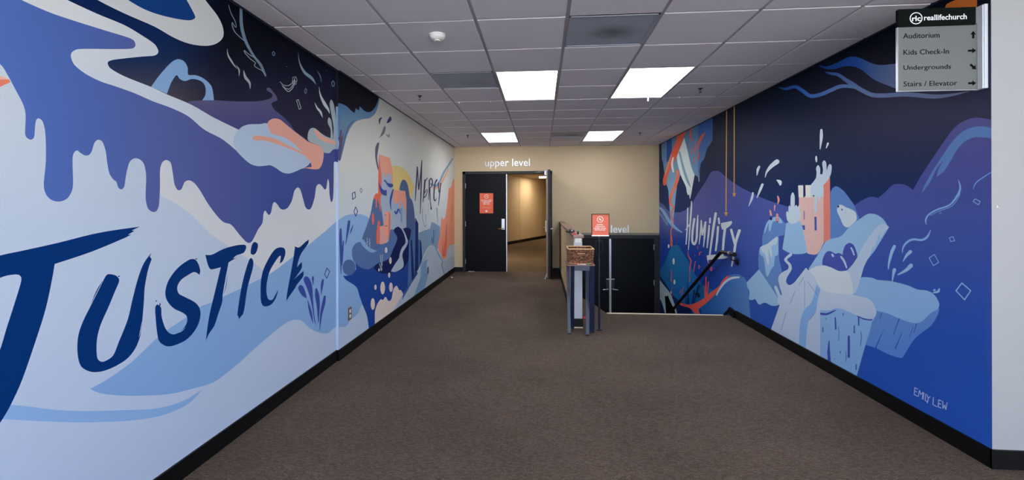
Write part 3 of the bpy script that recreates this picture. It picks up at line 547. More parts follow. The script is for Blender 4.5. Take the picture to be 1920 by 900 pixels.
 S('tent#cloth', G((480,(184,196,216)),(640,(172,186,216))), "1511,502! 1524,516 1532,530 1538,541! 1560,560! 1560,577! 1537.8,577! 1537.8,740! 1430,680! 1446.5,615! 1461.6,572.4! 1457.5,566 1458.7,557.7 1453,543 1452,537 1455,535.7 1458,540 1464,554! 1466,551.6! 1461,534.5 1459.4,519.8 1466,511 1477,505 1478.2,497.8 1471,489.2 1471,484.4 1482,474.6 1485,476 1484.4,479.5 1475.8,486.8 1483,495.4 1484.4,505 1475.8,519.8 1474,528.4 1479.5,534.5 1488,530.8 1497,520!"),
 S('tent#stream', (120,158,208), "1531,533.6! 1538.4,543! 1533.6,560 1529,586 1517,600 1513,620 1511,650 1510,668! 1498,660! 1499,620 1502,596 1509,580 1520,569 1526,554"),
] + [L('tent#seam', (104,112,164), s) for s in ("1507,519,.8 1498,535,.8", "1491,545,.8 1481,570,1", "1474.4,585,1 1464.4,620,.7", "1508.4,526,.7 1508.8,578,.8", "1513,527,.7 1533.6,554.4,1", "1529,586,.8 1518,599,1.2")] + [
 S('wave#blue', LB, "1516,504! 1528,486 1540,466.7 1548,453 1558.7,448 1577,442.7 1593,425 1612,410.7 1628,401 1644,402.7 1657,412 1665,425! 1667,426! 1640,470! 1600,520! 1530,520!"),
 S('bear', (196,208,222), "1570,389 1573,384 1579,384.4 1587,389 1596,392.4 1604,398 1606.4,408 1605,414 1594,424 1588,426.4 1581,422 1575,408 1569.6,396"), E('bear#nose', (36,34,62), 1571.7,387.2,1.7,2.4,8), E('bear#eye', (60,54,84), 1578.8,393,1.2,2,8), L('bear#mark', (130,140,160), "1584,400,.7 1586,398,.7"),
 S('wave#white', LW, "1667,426! 1660,420.5 1650,421 1640,430 1626,450 1614,468 1608,482 1596,500 1588,507 1574,508.4 1560,502 1546,498 1530,500! 1518,507! 1530,530 1542,544 1554,550 1578,551 1598,552 1606,544 1612,528 1620,500 1630,480 1636,464 1637,460! 1638.5,465 1641,460 1648,440 1653,433! 1650,441 1651,444.5 1654,442 1658,435!"),
 S('wave#light', (202,210,222), "1516,506.7! 1529,500 1540,498 1553,500 1566.7,506.7 1585,508 1592,512! 1598.7,533 1598.7,551! 1582.7,552 1561,549 1545,546.7 1537,538.7 1526.7,520"),
 S('wave#hollow', IND, "1541.6,497! 1543,484 1549,473 1556,470.6 1563,474 1566,476! 1573,474.4 1580,478! 1581,470 1585,460 1593,455.6 1601,460 1607,476 1607.6,482! 1600,494 1592,503 1588,507! 1574,508.4 1560,502 1548,498"),
 L('wave#glint', (176,194,222), "1560.5,477.5,4 1562,480,4"), L('wave#glint', (176,194,222), "1577,481.5,3.6 1583,490,4 1587.4,502,2.6"), L('wave#glint', (176,194,222), "1596,465,3 1599,471,3.2 1601.4,478,2.4"),
 S('cloud', G((540,(186,198,220)),(600,(176,190,220))), "1538,540! 1552,548 1573,550.7 1596,552 1612,556 1626.7,559.6 1637,568 1642.7,581 1642,591.6 1635.6,597.8 1625,597.8 1607,591.6 1582,581 1568,578 1555.6,581.8 1546.7,582 1537.8,581!"),
 L('wisp#a', (126,164,206), "1797,337,1 1800.5,352,3.5 1796,365,4 1781,384,3 1757,393,3 1741,402.7,3 1735.5,413,3 1737,421,1"), L('wisp#a', (120,158,206), "1801,350,.8 1799,366,1.2 1785,386,1.2 1760,396,1.2 1744,404,1"),
 L('wisp#b', (110,146,200), "1862,321,1.5 1840,334.7,2 1829,344,2 1824.8,354.7,1"), L('wisp#c', (126,164,206), "1745,430.7,1 1738.7,444,4 1728,450,4 1712,448.8,4 1700,454.7,4 1693,465,3 1692,474.7,1"),
 L('droplet#l', LB, "1677,462,6 1672,473,6 1667,492,4 1665.6,505,1.5"), L('droplet#m', LB, "1707,472,6.5 1700,478.7,5 1692.8,490.7,1"), L('droplet#n', LB, "1708,498,8 1698.7,506.7,6 1683,515.5,2"), L('droplet#o', LB, "1677,506,7 1674.7,516,4 1672.8,529,1.5"),
 L('droplet#p', LB, "1761,542,3 1759,546.7,4.5 1749,549,2"), E('droplet#p', LB, 1752,544,2.6,2.2,8),
 O('diamond', LB, "1752,477 1760,492 1750,498 1742,483.5", 1.3), O('diamond', LB, "1803.5,530.7 1820,545 1808.5,562 1792.5,545", 2.1), O('diamond', LB, "1786.7,443.5 1790,451.5 1782.7,452.8 1780,446", 1.3),
 O('diamond', LB, "1828,372.8 1838,378 1834.7,384 1824.8,378", 1.3), O('diamond', (100,130,190), "1763,397.5 1765.3,399.5 1763,401.8 1760.8,399.5", .8),
]
def sig(ch, pts): return L('signature#'+ch, (176,186,226), ' '.join(f'{1600+x/3.75:.2f},{660+y/3.75:.2f},1.5' for x, y in pts), False)
RIGHT += [sig('e', p) for p in ([(432,250),(428,300)], [(432,250),(455,263)], [(430,273),(448,282)], [(428,299),(452,311)])] + [sig('m', p) for p in ([(456,315),(466,268)], [(466,268),(474,300)], [(474,300),(490,282)], [(490,282),(484,332)])] + [
 sig('i', [(497,286),(491,335)]), sig('l', [(510,292),(505,340)]), sig('l', [(505,340),(520,350)]), sig('y', [(518,300),(527,324)]), sig('y', [(541,314),(527,324)]), sig('y', [(528,322),(520,360)]),
 sig('ll', [(563,318),(560,370)]), sig('ll', [(560,370),(590,386)])] + [sig('ee', p) for p in ([(600,335),(597,385)], [(600,335),(622,346)], [(598,360),(616,368)], [(597,385),(619,395)])] + [sig('w', p) for p in ([(628,345),(630,398)], [(630,398),(642,372)], [(642,372),(650,406)], [(650,406),(660,354)])]
# ---------------------------------------------------------------- room sizes (metres)
XL, XLF, XR, YB, H_ = -1.869, -1.849, 2.417, 9.90, 2.661
YJ = 4.144            # where the far part of the left wall steps forward 2 cm
YR = 2.745            # near end of the right mural wall
YREAR = -3.2; XRR = 6.2
ZL = -1.40            # lower landing
YE = 6.25             # edge of the upper floor at the stairs
HW0, HW1 = .375, .473 # half wall

# ---------------------------------------------------------------- materials
M_white = mat('painted_drywall', col(196,204,216,1.1), .65, bump=.15, bscale=300)
M_grey = mat('painted_grey_wall', col(160,161,164), .6, bump=.15, bscale=300)
M_tan = mat('tan_wallcovering', col(205,184,150), .65, noise=.03, nscale=30, bump=.2, bscale=250)
M_tile = mat('ceiling_board', col(220,215,221), .9, spec=.2, noise=.05, nscale=180, bump=.3, bscale=260)
M_bar = mat('grid_metal', col(168,166,174), .5, noise=.02)
M_edge_shade = mat('shaded_wall_angle', col(52,60,80), .6, spec=.2)  # coloured dark for the shadow strip along the wall top
M_vent = mat('perforated_metal', col(160,166,178), .6, noise=.1, nscale=90)
def vent_mat(name, amt, cx, cy):
    m = mat(name, col(160,166,178), .6); nt = m.node_tree; N = nt.nodes; Lk = nt.links.new; B = N['Principled BSDF']
    tc = N.new('ShaderNodeTexCoord'); mp = N.new('ShaderNodeMapping'); mp.inputs['Location'].default_value = (-cx, -cy, 0); mp.inputs['Scale'].default_value = (4.2, 5.2, 0); mp.vector_type = 'TEXTURE'
    mp.inputs['Location'].default_value = (cx, cy, 0); mp.inputs['Scale'].default_value = (.24, .19, 1)
    Lk(tc.outputs['Object'], mp.inputs[0]); nz = N.new('ShaderNodeTexNoise'); nz.inputs['Scale'].default_value = 9; Lk(tc.outputs['Object'], nz.inputs['Vector'])
    ad = N.new('ShaderNodeVectorMath'); ad.operation = 'MULTIPLY_ADD'; ad.inputs[1].default_value = (.5, .5, 0); Lk(nz.outputs['Color'], ad.inputs[0]); Lk(mp.outputs[0], ad.inputs[2])
    sb = N.new('ShaderNodeVectorMath'); sb.operation = 'SUBTRACT'; sb.inputs[1].default_value = (.25, .25, 0); Lk(ad.outputs[0], sb.inputs[0])
    gr = N.new('ShaderNodeTexGradient'); gr.gradient_type = 'SPHERICAL'; Lk(sb.outputs[0], gr.inputs[0])
    mr = N.new('ShaderNodeMapRange'); mr.interpolation_type = 'SMOOTHSTEP'; mr.inputs[3].default_value = 1; mr.inputs[4].default_value = 1-amt; Lk(gr.outputs['Fac'], mr.inputs[0])
    sc = N.new('ShaderNodeVectorMath'); sc.operation = 'SCALE'; sc.inputs[0].default_value = col(160,166,178)[:3]; Lk(mr.outputs[0], sc.inputs['Scale']); Lk(sc.outputs[0], B.inputs['Base Color'])
    return m
M_vents = {(1, 0): vent_mat('dusty_perforated_metal', .62, .04, .02), (-1, 2): vent_mat('clean_perforated_metal', .22, .1, .1), (1, 8): vent_mat('sooty_perforated_metal', .55, .08, .12)}
M_base = mat('black_rubber', col(7,8,11), .5, spec=.25)
M_black = mat('black_door_paint', col(6,9,16), .4, spec=.14, noise=.1, nscale=6, bump=.05, bscale=120)
M_frame = mat('dark_frame_paint', col(38,38,46), .5, spec=.3)
M_alu = mat('brushed_aluminium', col(196,198,206), .35, metal=.85)
M_steel = mat('satin_steel', col(188,192,200), .3, metal=.9)
M_cream = mat('cream_edge', col(222,210,186), .5)
M_wood = mat('wood_cap', col(142,112,98), .5, noise=.12, nscale=14)
M_postw = mat('white_end_board', col(214,216,224), .5)
M_blue = mat('dark_blue_steel', col(25,36,68), .4, spec=.5, noise=.06, nscale=20)
M_dkm = mat('dark_pole_metal', col(24,32,54), .4, metal=.4)
M_rail = mat('black_rail_metal', col(10,10,12), .35)
M_orange = mat('orange_print', col(232,102,70), .5)
M_ink = mat('white_ink', col(240,232,224), .5)
M_paper = mat('white_paper', col(235,235,232), .6)
M_sign = mat('grey_sign_board', col(100,103,103), .45, noise=.03, nscale=60)
M_head = mat('black_green_header', col(5,12,11), .6, spec=.08)
M_txtk = mat('black_lettering', col(4,4,7), .6, spec=.08)
M_txtw = mat('white_lettering', col(240,240,246), .4)
M_letter = mat('brushed_letter', col(230,234,240), .3, metal=.35)
M_wick = mat('woven_willow', col(118,78,58), .75, noise=.9, nscale=70)
_n = M_wick.node_tree.nodes
for q_ in _n:
    if q_.type == 'MAP_RANGE': q_.inputs[1].default_value = .36; q_.inputs[2].default_value = .66; q_.inputs[3].default_value = .22; q_.inputs[4].default_value = 2.2
    if q_.type == 'TEX_NOISE': q_.inputs['Detail'].default_value = 1
M_wickl = mat('pale_willow', col(206,164,118), .7, noise=.15, nscale=60)
M_brk = mat('bright_bracket', col(226,230,240), .35, metal=.3)
M_red = mat('red_plastic', col(214,52,44), .4)
M_leaf = mat('green_leaf', col(70,150,70), .5)
M_brownp = mat('brown_plate', col(116,92,76), .4)
M_plas = mat('white_plastic', col(232,232,230), .4)
M_brass = mat('brass', col(150,112,60), .35, metal=.8)
M_emit = mat('light_panel', (.9,.95,1,1), .5, emit=(.93,.96,1,1), es=PANEL_STRENGTH)
M_emitw = mat('warm_light_panel', (1,.9,.7,1), .5, emit=(1,.85,.64,1), es=CORR_STRENGTH)

def carpet(name, a, b, c):
    m = bpy.data.materials.new(name); m.use_nodes = True; nt = m.node_tree; N = nt.nodes; Lk = nt.links.new
    B = N['Principled BSDF']; B.inputs['Roughness'].default_value = .95; B.inputs['Specular IOR Level'].default_value = .12
    tc = N.new('ShaderNodeTexCoord')
    mp = N.new('ShaderNodeMapping'); mp.inputs['Scale'].default_value = (1, 1, 1); Lk(tc.outputs['Object'], mp.inputs[0])
    br = N.new('ShaderNodeTexBrick'); br.inputs['Scale'].default_value = 26; br.offset = .5
    br.inputs['Color1'].default_value = a; br.inputs['Color2'].default_value = b; br.inputs['Mortar'].default_value = c
    br.inputs['Mortar Size'].default_value = .022; br.inputs['Mortar Smooth'].default_value = .6; br.inputs['Brick Width'].default_value = .55; br.inputs['Row Height'].default_value = .2
    nz = N.new('ShaderNodeTexNoise'); nz.inputs['Scale'].default_value = 60; Lk(mp.outputs[0], nz.inputs['Vector'])
    ad = N.new('ShaderNodeVectorMath'); ad.operation = 'MULTIPLY_ADD'; ad.inputs[1].default_value = (.012, .012, 0)
    Lk(nz.outputs['Color'], ad.inputs[0]); Lk(mp.outputs[0], ad.inputs[2]); Lk(ad.outputs[0], br.inputs['Vector'])
    n2 = N.new('ShaderNodeTexNoise'); n2.inputs['Scale'].default_value = 210; n2.inputs['Detail'].default_value = 3; Lk(mp.outputs[0], n2.inputs['Vector'])
    n3 = N.new('ShaderNodeTexNoise'); n3.inputs['Scale'].default_value = 1.1; n3.inputs['Detail'].default_value = 3; Lk(mp.outputs[0], n3.inputs['Vector'])
    m1 = N.new('ShaderNodeMapRange'); m1.inputs[1].default_value = .3; m1.inputs[2].default_value = .7; m1.inputs[3].default_value = .45; m1.inputs[4].default_value = 1.6; Lk(n2.outputs['Fac'], m1.inputs[0])
    m2 = N.new('ShaderNodeMapRange'); m2.inputs[1].default_value = .3; m2.inputs[2].default_value = .7; m2.inputs[3].default_value = .84; m2.inputs[4].default_value = 1.14; Lk(n3.outputs['Fac'], m2.inputs[0])
    mu = N.new('ShaderNodeMath'); mu.operation = 'MULTIPLY'; Lk(m1.outputs[0], mu.inputs[0]); Lk(m2.outputs[0], mu.inputs[1])
    sc = N.new('ShaderNodeVectorMath'); sc.operation = 'SCALE'; Lk(br.outputs['Color'], sc.inputs[0]); Lk(mu.outputs[0], sc.inputs['Scale'])
    Lk(sc.outputs[0], B.inputs['Base Color'])
    bp = N.new('ShaderNodeBump'); bp.inputs['Strength'].default_value = .5; bp.inputs['Distance'].default_value = .003
    Lk(mu.outputs[0], bp.inputs['Height']); Lk(bp.outputs[0], B.inputs['Normal'])
    return m
M_carpet = carpet('woven_carpet', col(114,99,89), col(91,78,70), col(56,49,45))
M_carpetb = carpet('warm_carpet', col(112,94,72), col(90,76,60), col(62,52,42))

def print_mat():
    m = bpy.data.materials.new('mural_print'); m.use_nodes = True; nt = m.node_tree; N = nt.nodes; Lk = nt.links.new
    B = N['Principled BSDF']; B.inputs['Roughness'].default_value = .5; B.inputs['Specular IOR Level'].default_value = .06
    at_ = N.new('ShaderNodeAttribute'); at_.attribute_name = 'print'
    tc = N.new('ShaderNodeTexCoord'); nz = N.new('ShaderNodeTexNoise'); nz.inputs['Scale'].default_value = 300; nz.inputs['Detail'].default_value = 2
    Lk(tc.outputs['Object'], nz.inputs['Vector'])
    mr = N.new('ShaderNodeMapRange'); mr.inputs[1].default_value = .3; mr.inputs[2].default_value = .7; mr.inputs[3].default_value = .92; mr.inputs[4].default_value = 1.08; Lk(nz.outputs['Fac'], mr.inputs[0])
    sc = N.new('ShaderNodeVectorMath'); sc.operation = 'SCALE'; Lk(at_.outputs['Color'], sc.inputs[0]); Lk(mr.outputs[0], sc.inputs['Scale'])
    Lk(sc.outputs[0], B.inputs['Base Color'])
    bp = N.new('ShaderNodeBump'); bp.inputs['Strength'].default_value = .25; bp.inputs['Distance'].default_value = .001; Lk(nz.outputs['Fac'], bp.inputs['Height']); Lk(bp.outputs[0], B.inputs['Normal'])
    return m
M_print = print_mat()

# ---------------------------------------------------------------- setting: floor, stairs, walls
NOTCH = [(.851, YE), (.758, 6.744), (.62, 7.25), (HW1, 7.6)]
fl = MB(); fl.prism([(XL-.1, YREAR), (XRR, YREAR), (XRR, YR-.0), (XR+.15, YR), (XR+.15, YE), (.851, YE)]+NOTCH[1:]+[(HW1-.02, YB), (HW1-.02, YB+.15), (XL-.1, YB+.15)], -.25, 0)
struct(fl.build('floor', M_carpet))
f2 = MB().prism([(-4.5, YB+.15), (1.6, YB+.15), (1.6, 24), (-4.5, 24)], -.2, -.002); struct(f2.build('floor_corridor', M_carpetb))
st = sempty('stairs', (1.4, YE, 0)); NR = 8; RH = -ZL/NR; TR = .27
for i in range(1, NR):
    struct(MB().box(HW1, XR, YE+(i-1)*TR, YE+i*TR+.02, -i*RH-.12, -i*RH).build('step', M_carpet, st))
    MB().box(HW1+.002, XR-.002, YE+(i-1)*TR-.01, YE+(i-1)*TR+.03, -i*RH-.02, -i*RH+.004) 
MB().box(.851, 2.32, YE-.03, YE+.012, -.03, .006).build('nosing', M_cream, st)
struct(MB().box(HW1-.1, XR+.1, YE+(NR-1)*TR-.3, YB+.15, ZL-.2, ZL).build('floor_landing', M_carpet))
struct(MB().box(HW1-.1, HW1, YE-.5, YB, ZL, -.25).build('wall_stairwell', M_tan))
struct(MB().box(HW1-.1, XR, YE-.1, YE-.001, ZL, -.25).build('wall_understair', M_tan))

wl_ = struct(MB().box(XL-.15, XL-.002, YREAR, YB+.15, -.25, 2.9).build('wall_left', M_white))
MB().box(XL-.002, XLF-.002, YJ, YB, -.0, H_+.03).build('wall_panel', M_white, wl_)
def zj(py): return at(630, py, 0, XLF).z
for a, b, c in ((660, 303, (186,206,236)), (303, 279, (40,62,140)), (279, 198, (130,160,196)), (198, 100, (14,18,34))):
    MB().box(XLF-.0195, XLF+.0015, YJ-.002, YJ+.0, max(.1, zj(a)), min(H_, zj(b))).build('corner_bead', mat('bead_print', col(*c), .4), wl_)
wr_ = MB(); wr_.prism_x([(YR, 0), (YE-.2, 0), (YE-.2, ZL-.1), (YB+.1, ZL-.1), (YB+.1, 2.9), (YR, 2.9)], XR+.002, XR+.16)
struct(wr_.build('wall_right', M_white))
struct(MB().box(XR+.16, XRR, YR, YR+.14, 0, 3.4).build('wall_right_return', M_grey))
MB_ = MB().box(XR+.0, XR+.165, YR-.002, YR, 0, 3.4); struct(MB_.build('trim_1', M_grey))
struct(MB().box(XRR, XRR+.15, YREAR, YR+.14, 0, 3.4).build('wall_right_lobby', M_grey))
# rear of the lobby: glazed front behind the photographer
rear = struct(MB().box(XL-.15, -1.5, YREAR-.15, YREAR, 0, 3.4).box(5.7, XRR+.15, YREAR-.15, YREAR, 0, 3.4).box(-1.5, 5.7, YREAR-.15, YREAR, 2.65, 3.4).build('wall_rear', M_grey))
wn = sempty('window_1', (2, YREAR, 0))
for i in range(6):
    x = -1.5+i*1.44; MB().box(x-.03, x+.03, YREAR-.1, YREAR-.02, 0, 2.65).build('mullion', M_alu, wn)
MB().box(-1.5, 5.7, YREAR-.1, YREAR-.02, 1.0, 1.05).build('transom', M_alu, wn)
struct(MB().box(-30, 30, -40, YREAR-.15, -.3, -.02).build('ground_outside', mat('paving', col(214,212,206), .8, noise=.05, nscale=3)))  # unseen ground, kept pale to bounce light up to the ceiling

# back wall around the double door and the lower doors
DX0, DX1, DZ = -1.665, .225, 2.135
LX0, LX1, LZ = .47, 2.34, .765
bw = MB()
bw.box(XL-.1, DX0, YB, YB+.15, 0, 2.9).box(DX0, DX1, YB, YB+.15, DZ, 2.9)
bw.box(DX1, LX0, YB, YB+.15, 0, 2.9).box(LX0, LX1, YB, YB+.15, LZ+.028, 2.9).box(LX1, XR+.1, YB, YB+.15, ZL, 2.9).box(DX1, LX0, YB, YB+.15, ZL, 0)
struct(bw.build('wall_back', M_tan))
struct(MB().box(LX0-.1, XR+.1, YB+.11, YB+.16, ZL, LZ+.1).build('backing_behind_doors', M_base))  # added dark sheet, keeps sky light out of the door gaps
# corridor beyond
A_, B_ = Vector((-3.1, 11.52)), Vector((.95, 22.57)); dd = (B_-A_).normalized(); nn = Vector((-dd.y, dd.x))
tot = (B_-A_).length; cw = sempty('wall_corridor', (A_.x, A_.y, 0))
j = at(974, 400, 0, 0)  # panel joint seen in the doorway
d = ray(974, 400); tt = ((A_.x-0)*dd.y-(A_.y)*dd.x)/(d.x*dd.y-d.y*dd.x); jp = Vector((d.x*tt, d.y*tt)); js = (jp-A_).dot(dd)
cuts = [0]+[s for s in [js-2.44*k for k in range(5, 0, -1)] if s > .2]+[js]+[js+2.44*k for k in (1, 2) if js+2.44*k < tot]+[tot]
for s0, s1 in zip(cuts, cuts[1:]):
    p0 = A_+dd*(s0+.010); p1 = A_+dd*(s1-.010)
    struct(MB().prism([tuple(p0), tuple(p1), tuple(p1+nn*.1), tuple(p0+nn*.1)], 0, 2.5).build('wall_board', M_tan, cw))
q0, q1 = A_-nn*.012, B_-nn*.012
MB().prism([tuple(A_), tuple(B_), tuple(q1), tuple(q0)], 0, .11).build('baseboard', M_base, cw)
struct(MB().box(-3.3, -3.1, YB+.15, 11.6, 0, 2.5).box(-3.3, DX0-.15, YB+.15, YB+.2, 0, 2.5).box(1.2, 1.35, YB+.15, 23, 0, 2.5).box(.8, 1.3, 22.5, 22.7, 0, 2.5).box(DX1+.2, 1.3, YB+.15, YB+.2, 0, 2.5).build('wall_corridor_end', M_tan))
struct(MB().box(-3.3, 1.4, YB+.15, 23, 2.5, 2.6).build('ceiling_corridor', mat('corridor_ceiling', col(196,178,150), .8)))

struct(MB().prism([tuple(A_+nn*.1), tuple(B_+nn*.1), tuple(B_+nn*.15), tuple(A_+nn*.15)], 0, 2.5).build('wall_corridor_backing', M_base))
# baseboards
def bb(name, b, lab=None): return struct(b.build(name, M_base))
bb('baseboard_left', MB().box(XL-.001, XL+.012, YREAR, YJ, 0, .1).box(XL-.001, XLF+.012, YJ+.0, YB, 0, .1))
bb('baseboard_right', MB().box(XR-.014, XR+.001, YR-.014, 6.06, 0, .1).prism_x([(6.10, 0), (6.30, .03), (6.24, .108), (6.07, .086)], XR-.03, XR+.001).prism_x([(6.24, .108), (6.30, .03), (8.25, -1.31), (8.25, -1.20)], XR-.016, XR+.001))
bb('baseboard_return', MB().box(XR-.014, XRR, YR-.016, YR-.002, 0, .1))
bb('baseboard_back', MB().box(XLF, DX0-.005, YB-.012, YB, 0, .1).box(DX1+.005, HW0, YB-.012, YB, 0, .1))

# ceiling
T = .6096; GX0, GY0 = -.43637, 3.09604
ce = struct(MB().box(XL-.1, XRR, YREAR, YB+.15, 2.80, 2.90).build('ceiling', mat('deck_grey', col(60,60,64), .9)))
cols = [XL]+[GX0+c*T for c in range(-2, 12) if GX0+c*T < XRR]+[XRR]; cols = [c for c in cols]
r0 = int((YREAR-GY0)//T)+1
rows = [YREAR]+[GY0+r*T for r in range(r0, 12)]+[YB]
lights = {(-1+c, r) for c, r in ()}
def cell(x, y): return (round((x-GX0)/T), round((y-GY0)/T))
LIGHTS = [(0, 2), (2, 2), (-1, 8), (2, 8), (0, -5), (4, -5)]  # last two are unseen fill lights added behind the camera
VENTS = [(1, 0), (-1, 2), (1, 8)]
skip = {(c, r+k) for c, r in LIGHTS for k in (0, 1)} | set(VENTS)
TCACHE = {}
for i in range(len(cols)-1):
    for jn in range(len(rows)-1):
        x0, x1, y0, y1 = cols[i], cols[i+1], rows[jn], rows[jn+1]
        if x1-x0 < .05 or y1-y0 < .05: continue
        cc = (round((x0-GX0)/T) if i > 0 else -3, round((y0-GY0)/T) if jn > 0 else -99)
        if cc in skip: continue
        if x0 > XR-.05 and y0 > YR-.06: continue
        if x0 > XR-.05 and y1 > YR: y1 = YR
        if x1 > XR and y0 > YR-.3: x1 = XR
        g = .013
        w_, l_ = round(x1-x0-2*g, 3), round(y1-y0-2*g, 3)
        k = (w_, l_)
        if k not in TCACHE:
            TCACHE[k] = MB().box(0, w_, 0, l_, -.002, .014).build('ceiling_tile', M_tile); o = TCACHE[k]
        else:
            o = TCACHE[k].copy(); C.objects.link(o)
        o.parent = ce; o.location = (x0+g, y0+g, H_-.006+random.uniform(-.0006, .0006))
for i, x in enumerate(cols):
    if i in (0, len(cols)-1): continue
    y1 = YB if x < XR-.02 else YR
    MB().box(x-.014, x+.014, YREAR, y1, H_, H_+.03).build('grid_bar', M_bar, ce)
for jn, y in enumerate(rows[1:-1]):
    MB().box(XL, XR if y > YR-.3 else XRR, y-.012, y+.012, H_+.001, H_+.03).build('cross_bar', M_bar, ce)
MB().box(XL-.002, XL+.026, YREAR, YJ, H_-.010, H_-.004).box(XL-.002, XLF+.022, YJ, YB, H_-.010, H_-.004).build('edge_angle', M_edge_shade, ce)
MB().box(XR-.022, XR+.002, YR, YB, H_-.010, H_-.004).build('edge_angle', M_edge_shade, ce)
MB().box(XLF, XR, YB-.022, YB, H_-.010, H_-.004).build('edge_angle', M_tan, ce)

# ---------------------------------------------------------------- the two murals
YN = .75
def rect_region(pts): return [proj(p) for p in pts]
GL = (1.30, 1.28, 1.22); GR = (1.72, 1.76, 1.68)
LEFT_PLACE = Vector((XL, 2.5, 0)); 
mu = thing('wall_mural', 'blue and white painted mural reading Justice and Mercy along the left wall', 'mural', (XL, 4, 1.3))
mural(mu, rect_region([(XL+.0, YN, .0), (XL, YJ, .0), (XL, YJ, H_), (XL, YN, H_)]), LEFT, XL, GL, M_print, step=34)
mural(mu, rect_region([(XLF, YJ, .0), (XLF, YB, .0), (XLF, YB, H_), (XLF, YJ, H_)]), FAR, XLF, GL, M_print, step=22)
mr_ = thing('wall_mural', 'dark blue mural reading Humility with castle, bear and stars on the right wall', 'mural', (XR, 5, 1.3))
mural(mr_, rect_region([(XR, YR, 0), (XR, YE-.2, 0), (XR, YE-.2, ZL), (XR, YB, ZL), (XR, YB, H_), (XR, YR, H_)]), RIGHT, XR, GR, M_print, step=24)

# ---------------------------------------------------------------- doors
d1 = sempty('door_1', (-1.17, YB, 0))       # closed left leaf
fr = MB()
fr.box(DX0, DX0+.052, YB-.03, YB+.15, 0, DZ).box(DX1-.052, DX1, YB-.03, YB+.15, 0, DZ).box(DX0, DX1, YB-.03, YB+.15, DZ-.055, DZ)
struct(fr.build('trim_2', M_frame))
MB().box(-1.607, -.742, YB-.005, YB+.04, .012, 2.075, .004).build('door_leaf', M_black, d1)
tag(MB().box(-.742, -.722, YB-.010, YB+.045, .012, 2.075).build('edge_strip', M_alu, d1), 'bright metal edge strip')
for z in (.22, 1.02, 1.83): MB().box(-1.618, -1.602, YB-.014, YB-.0, z-.055, z+.055, .002).build('hinge', M_steel, d1)
MB().box(-.84, -.77, YB-.018, YB-.004, .90, 1.13, .004).build('lock_plate', M_steel, d1)
MB().tube([(-.795, YB-.015, .925), (-.795, YB-.06, .925), (-.82, YB-.066, .925), (-.905, YB-.062, .922)], .0095, 10).build('door_handle', M_brass, d1, True)
MB().box(-1.55, -1.42, YB-.012, YB-.004, .004, .02).build('door_sweep', M_alu, d1)
d2 = sempty('door_2', (.16, YB, 0))         # right leaf standing open toward the lobby
MB().box(.128, .172, 9.035, YB-.03, .012, 2.10, .004).build('door_leaf', M_black, d2)
MB().box(.100, .128, 9.045, YB-.06, .02, 2.07).build('inner_face', mat('tan_door_face', col(160,140,116), .5), d2)
MB().box(.126, .176, 9.027, 9.035, .012, 2.10).build('edge_strip', M_frame, d2)
MB().box(.078, .100, 9.06, 9.14, .90, 1.12, .006).build('lock_plate', M_plas, d2)
MB().tube([(.08, 9.10, .985), (.045, 9.10, .985), (.036, 9.12, .985), (.036, 9.19, .98)], .010, 10).build('door_handle', M_brass, d2, True)
MB().box(.172, .180, 9.06, 9.13, .92, 1.20, .004).build('lock_plate', M_steel, d2)
MB().tube([(.178, 9.09, .96), (.222, 9.09, .96), (.232, 9.11, .96), (.232, 9.19, .957)], .010, 10).build('door_handle', M_steel, d2, True)
MB().box(.06, .122, 9.20, 9.48, 2.0, 2.09, .006).build('closer_body', M_alu, d2)
MB().beam((.09, 9.30, 2.098), (-.13, 9.78, 2.098), .022, .008).beam((-.13, 9.78, 2.098), (.03, 9.88, 2.10), .02, .008).build('closer_arm', M_alu, d2)
MB().box(.112, .122, 9.08, 9.13, 1.62, 1.66).build('strike_plate', M_plas, d2)
MB().box(.108, .126, 9.06, 9.12, .10, .17, .003).beam((.112, 9.07, .12), (.07, 9.03, .012), .012, .008).box(.055, .08, 9.02, 9.045, .0, .012).build('kick_stop', M_plas, d2)

lt, lb = LZ, ZL
d3 = sempty('door_3', (1.0, YB, ZL)); d4 = sempty('door_4', (1.9, YB, ZL))
struct(MB().box(LX0, LX0+.05, YB-.035, YB+.1, lb, lt+.03).box(LX1-.03, XR+.0, YB-.035, YB+.1, lb, lt+.03).box(LX0, XR, YB-.014, YB+.1, lt-.045, lt+.03).build('trim_3', M_frame))
MX = float(at(1144, 500, 1, YB).x)
for dv, xa, xb, s in ((d3, LX0+.05, MX-.018, -1), (d4, MX+.018, LX1-.03, 1)):
    MB().box(xa, xb, YB-.008, YB+.035, lb+.01, lt-.05, .004).build('door_leaf', M_black, dv)
    MB().box(MX+s*.004 if s > 0 else MX-.020, MX+.020 if s > 0 else MX-.004, YB-.016, YB+.04, lb+.01, lt-.05).build('edge_strip', M_alu, dv)
    MB().box(MX+s*.02 if s > 0 else MX-.085, MX+.085 if s > 0 else MX-.02, YB-.024, YB-.006, -.335, -.11, .004).build('lock_plate', M_frame, dv)
    MB().box(MX+s*.02 if s > 0 else MX-.085, MX+.085 if s > 0 else MX-.02, YB-.027, YB-.02, -.128, -.108).build('plate_edge', M_steel, dv)
    MB().tube([(MX+s*.05, YB-.02, -.32), (MX+s*.05, YB-.07, -.32), (MX+s*.075, YB-.076, -.322), (MX+s*.155, YB-.07, -.33)], .010, 10).build('door_handle', M_steel, dv, True)
for z in (.55, -.18, -.95): MB().box(LX1-.045, LX1-.030, YB-.042, YB-.006, z-.055, z+.055, .002).build('hinge', M_frame if z < -.5 else M_steel, d4)

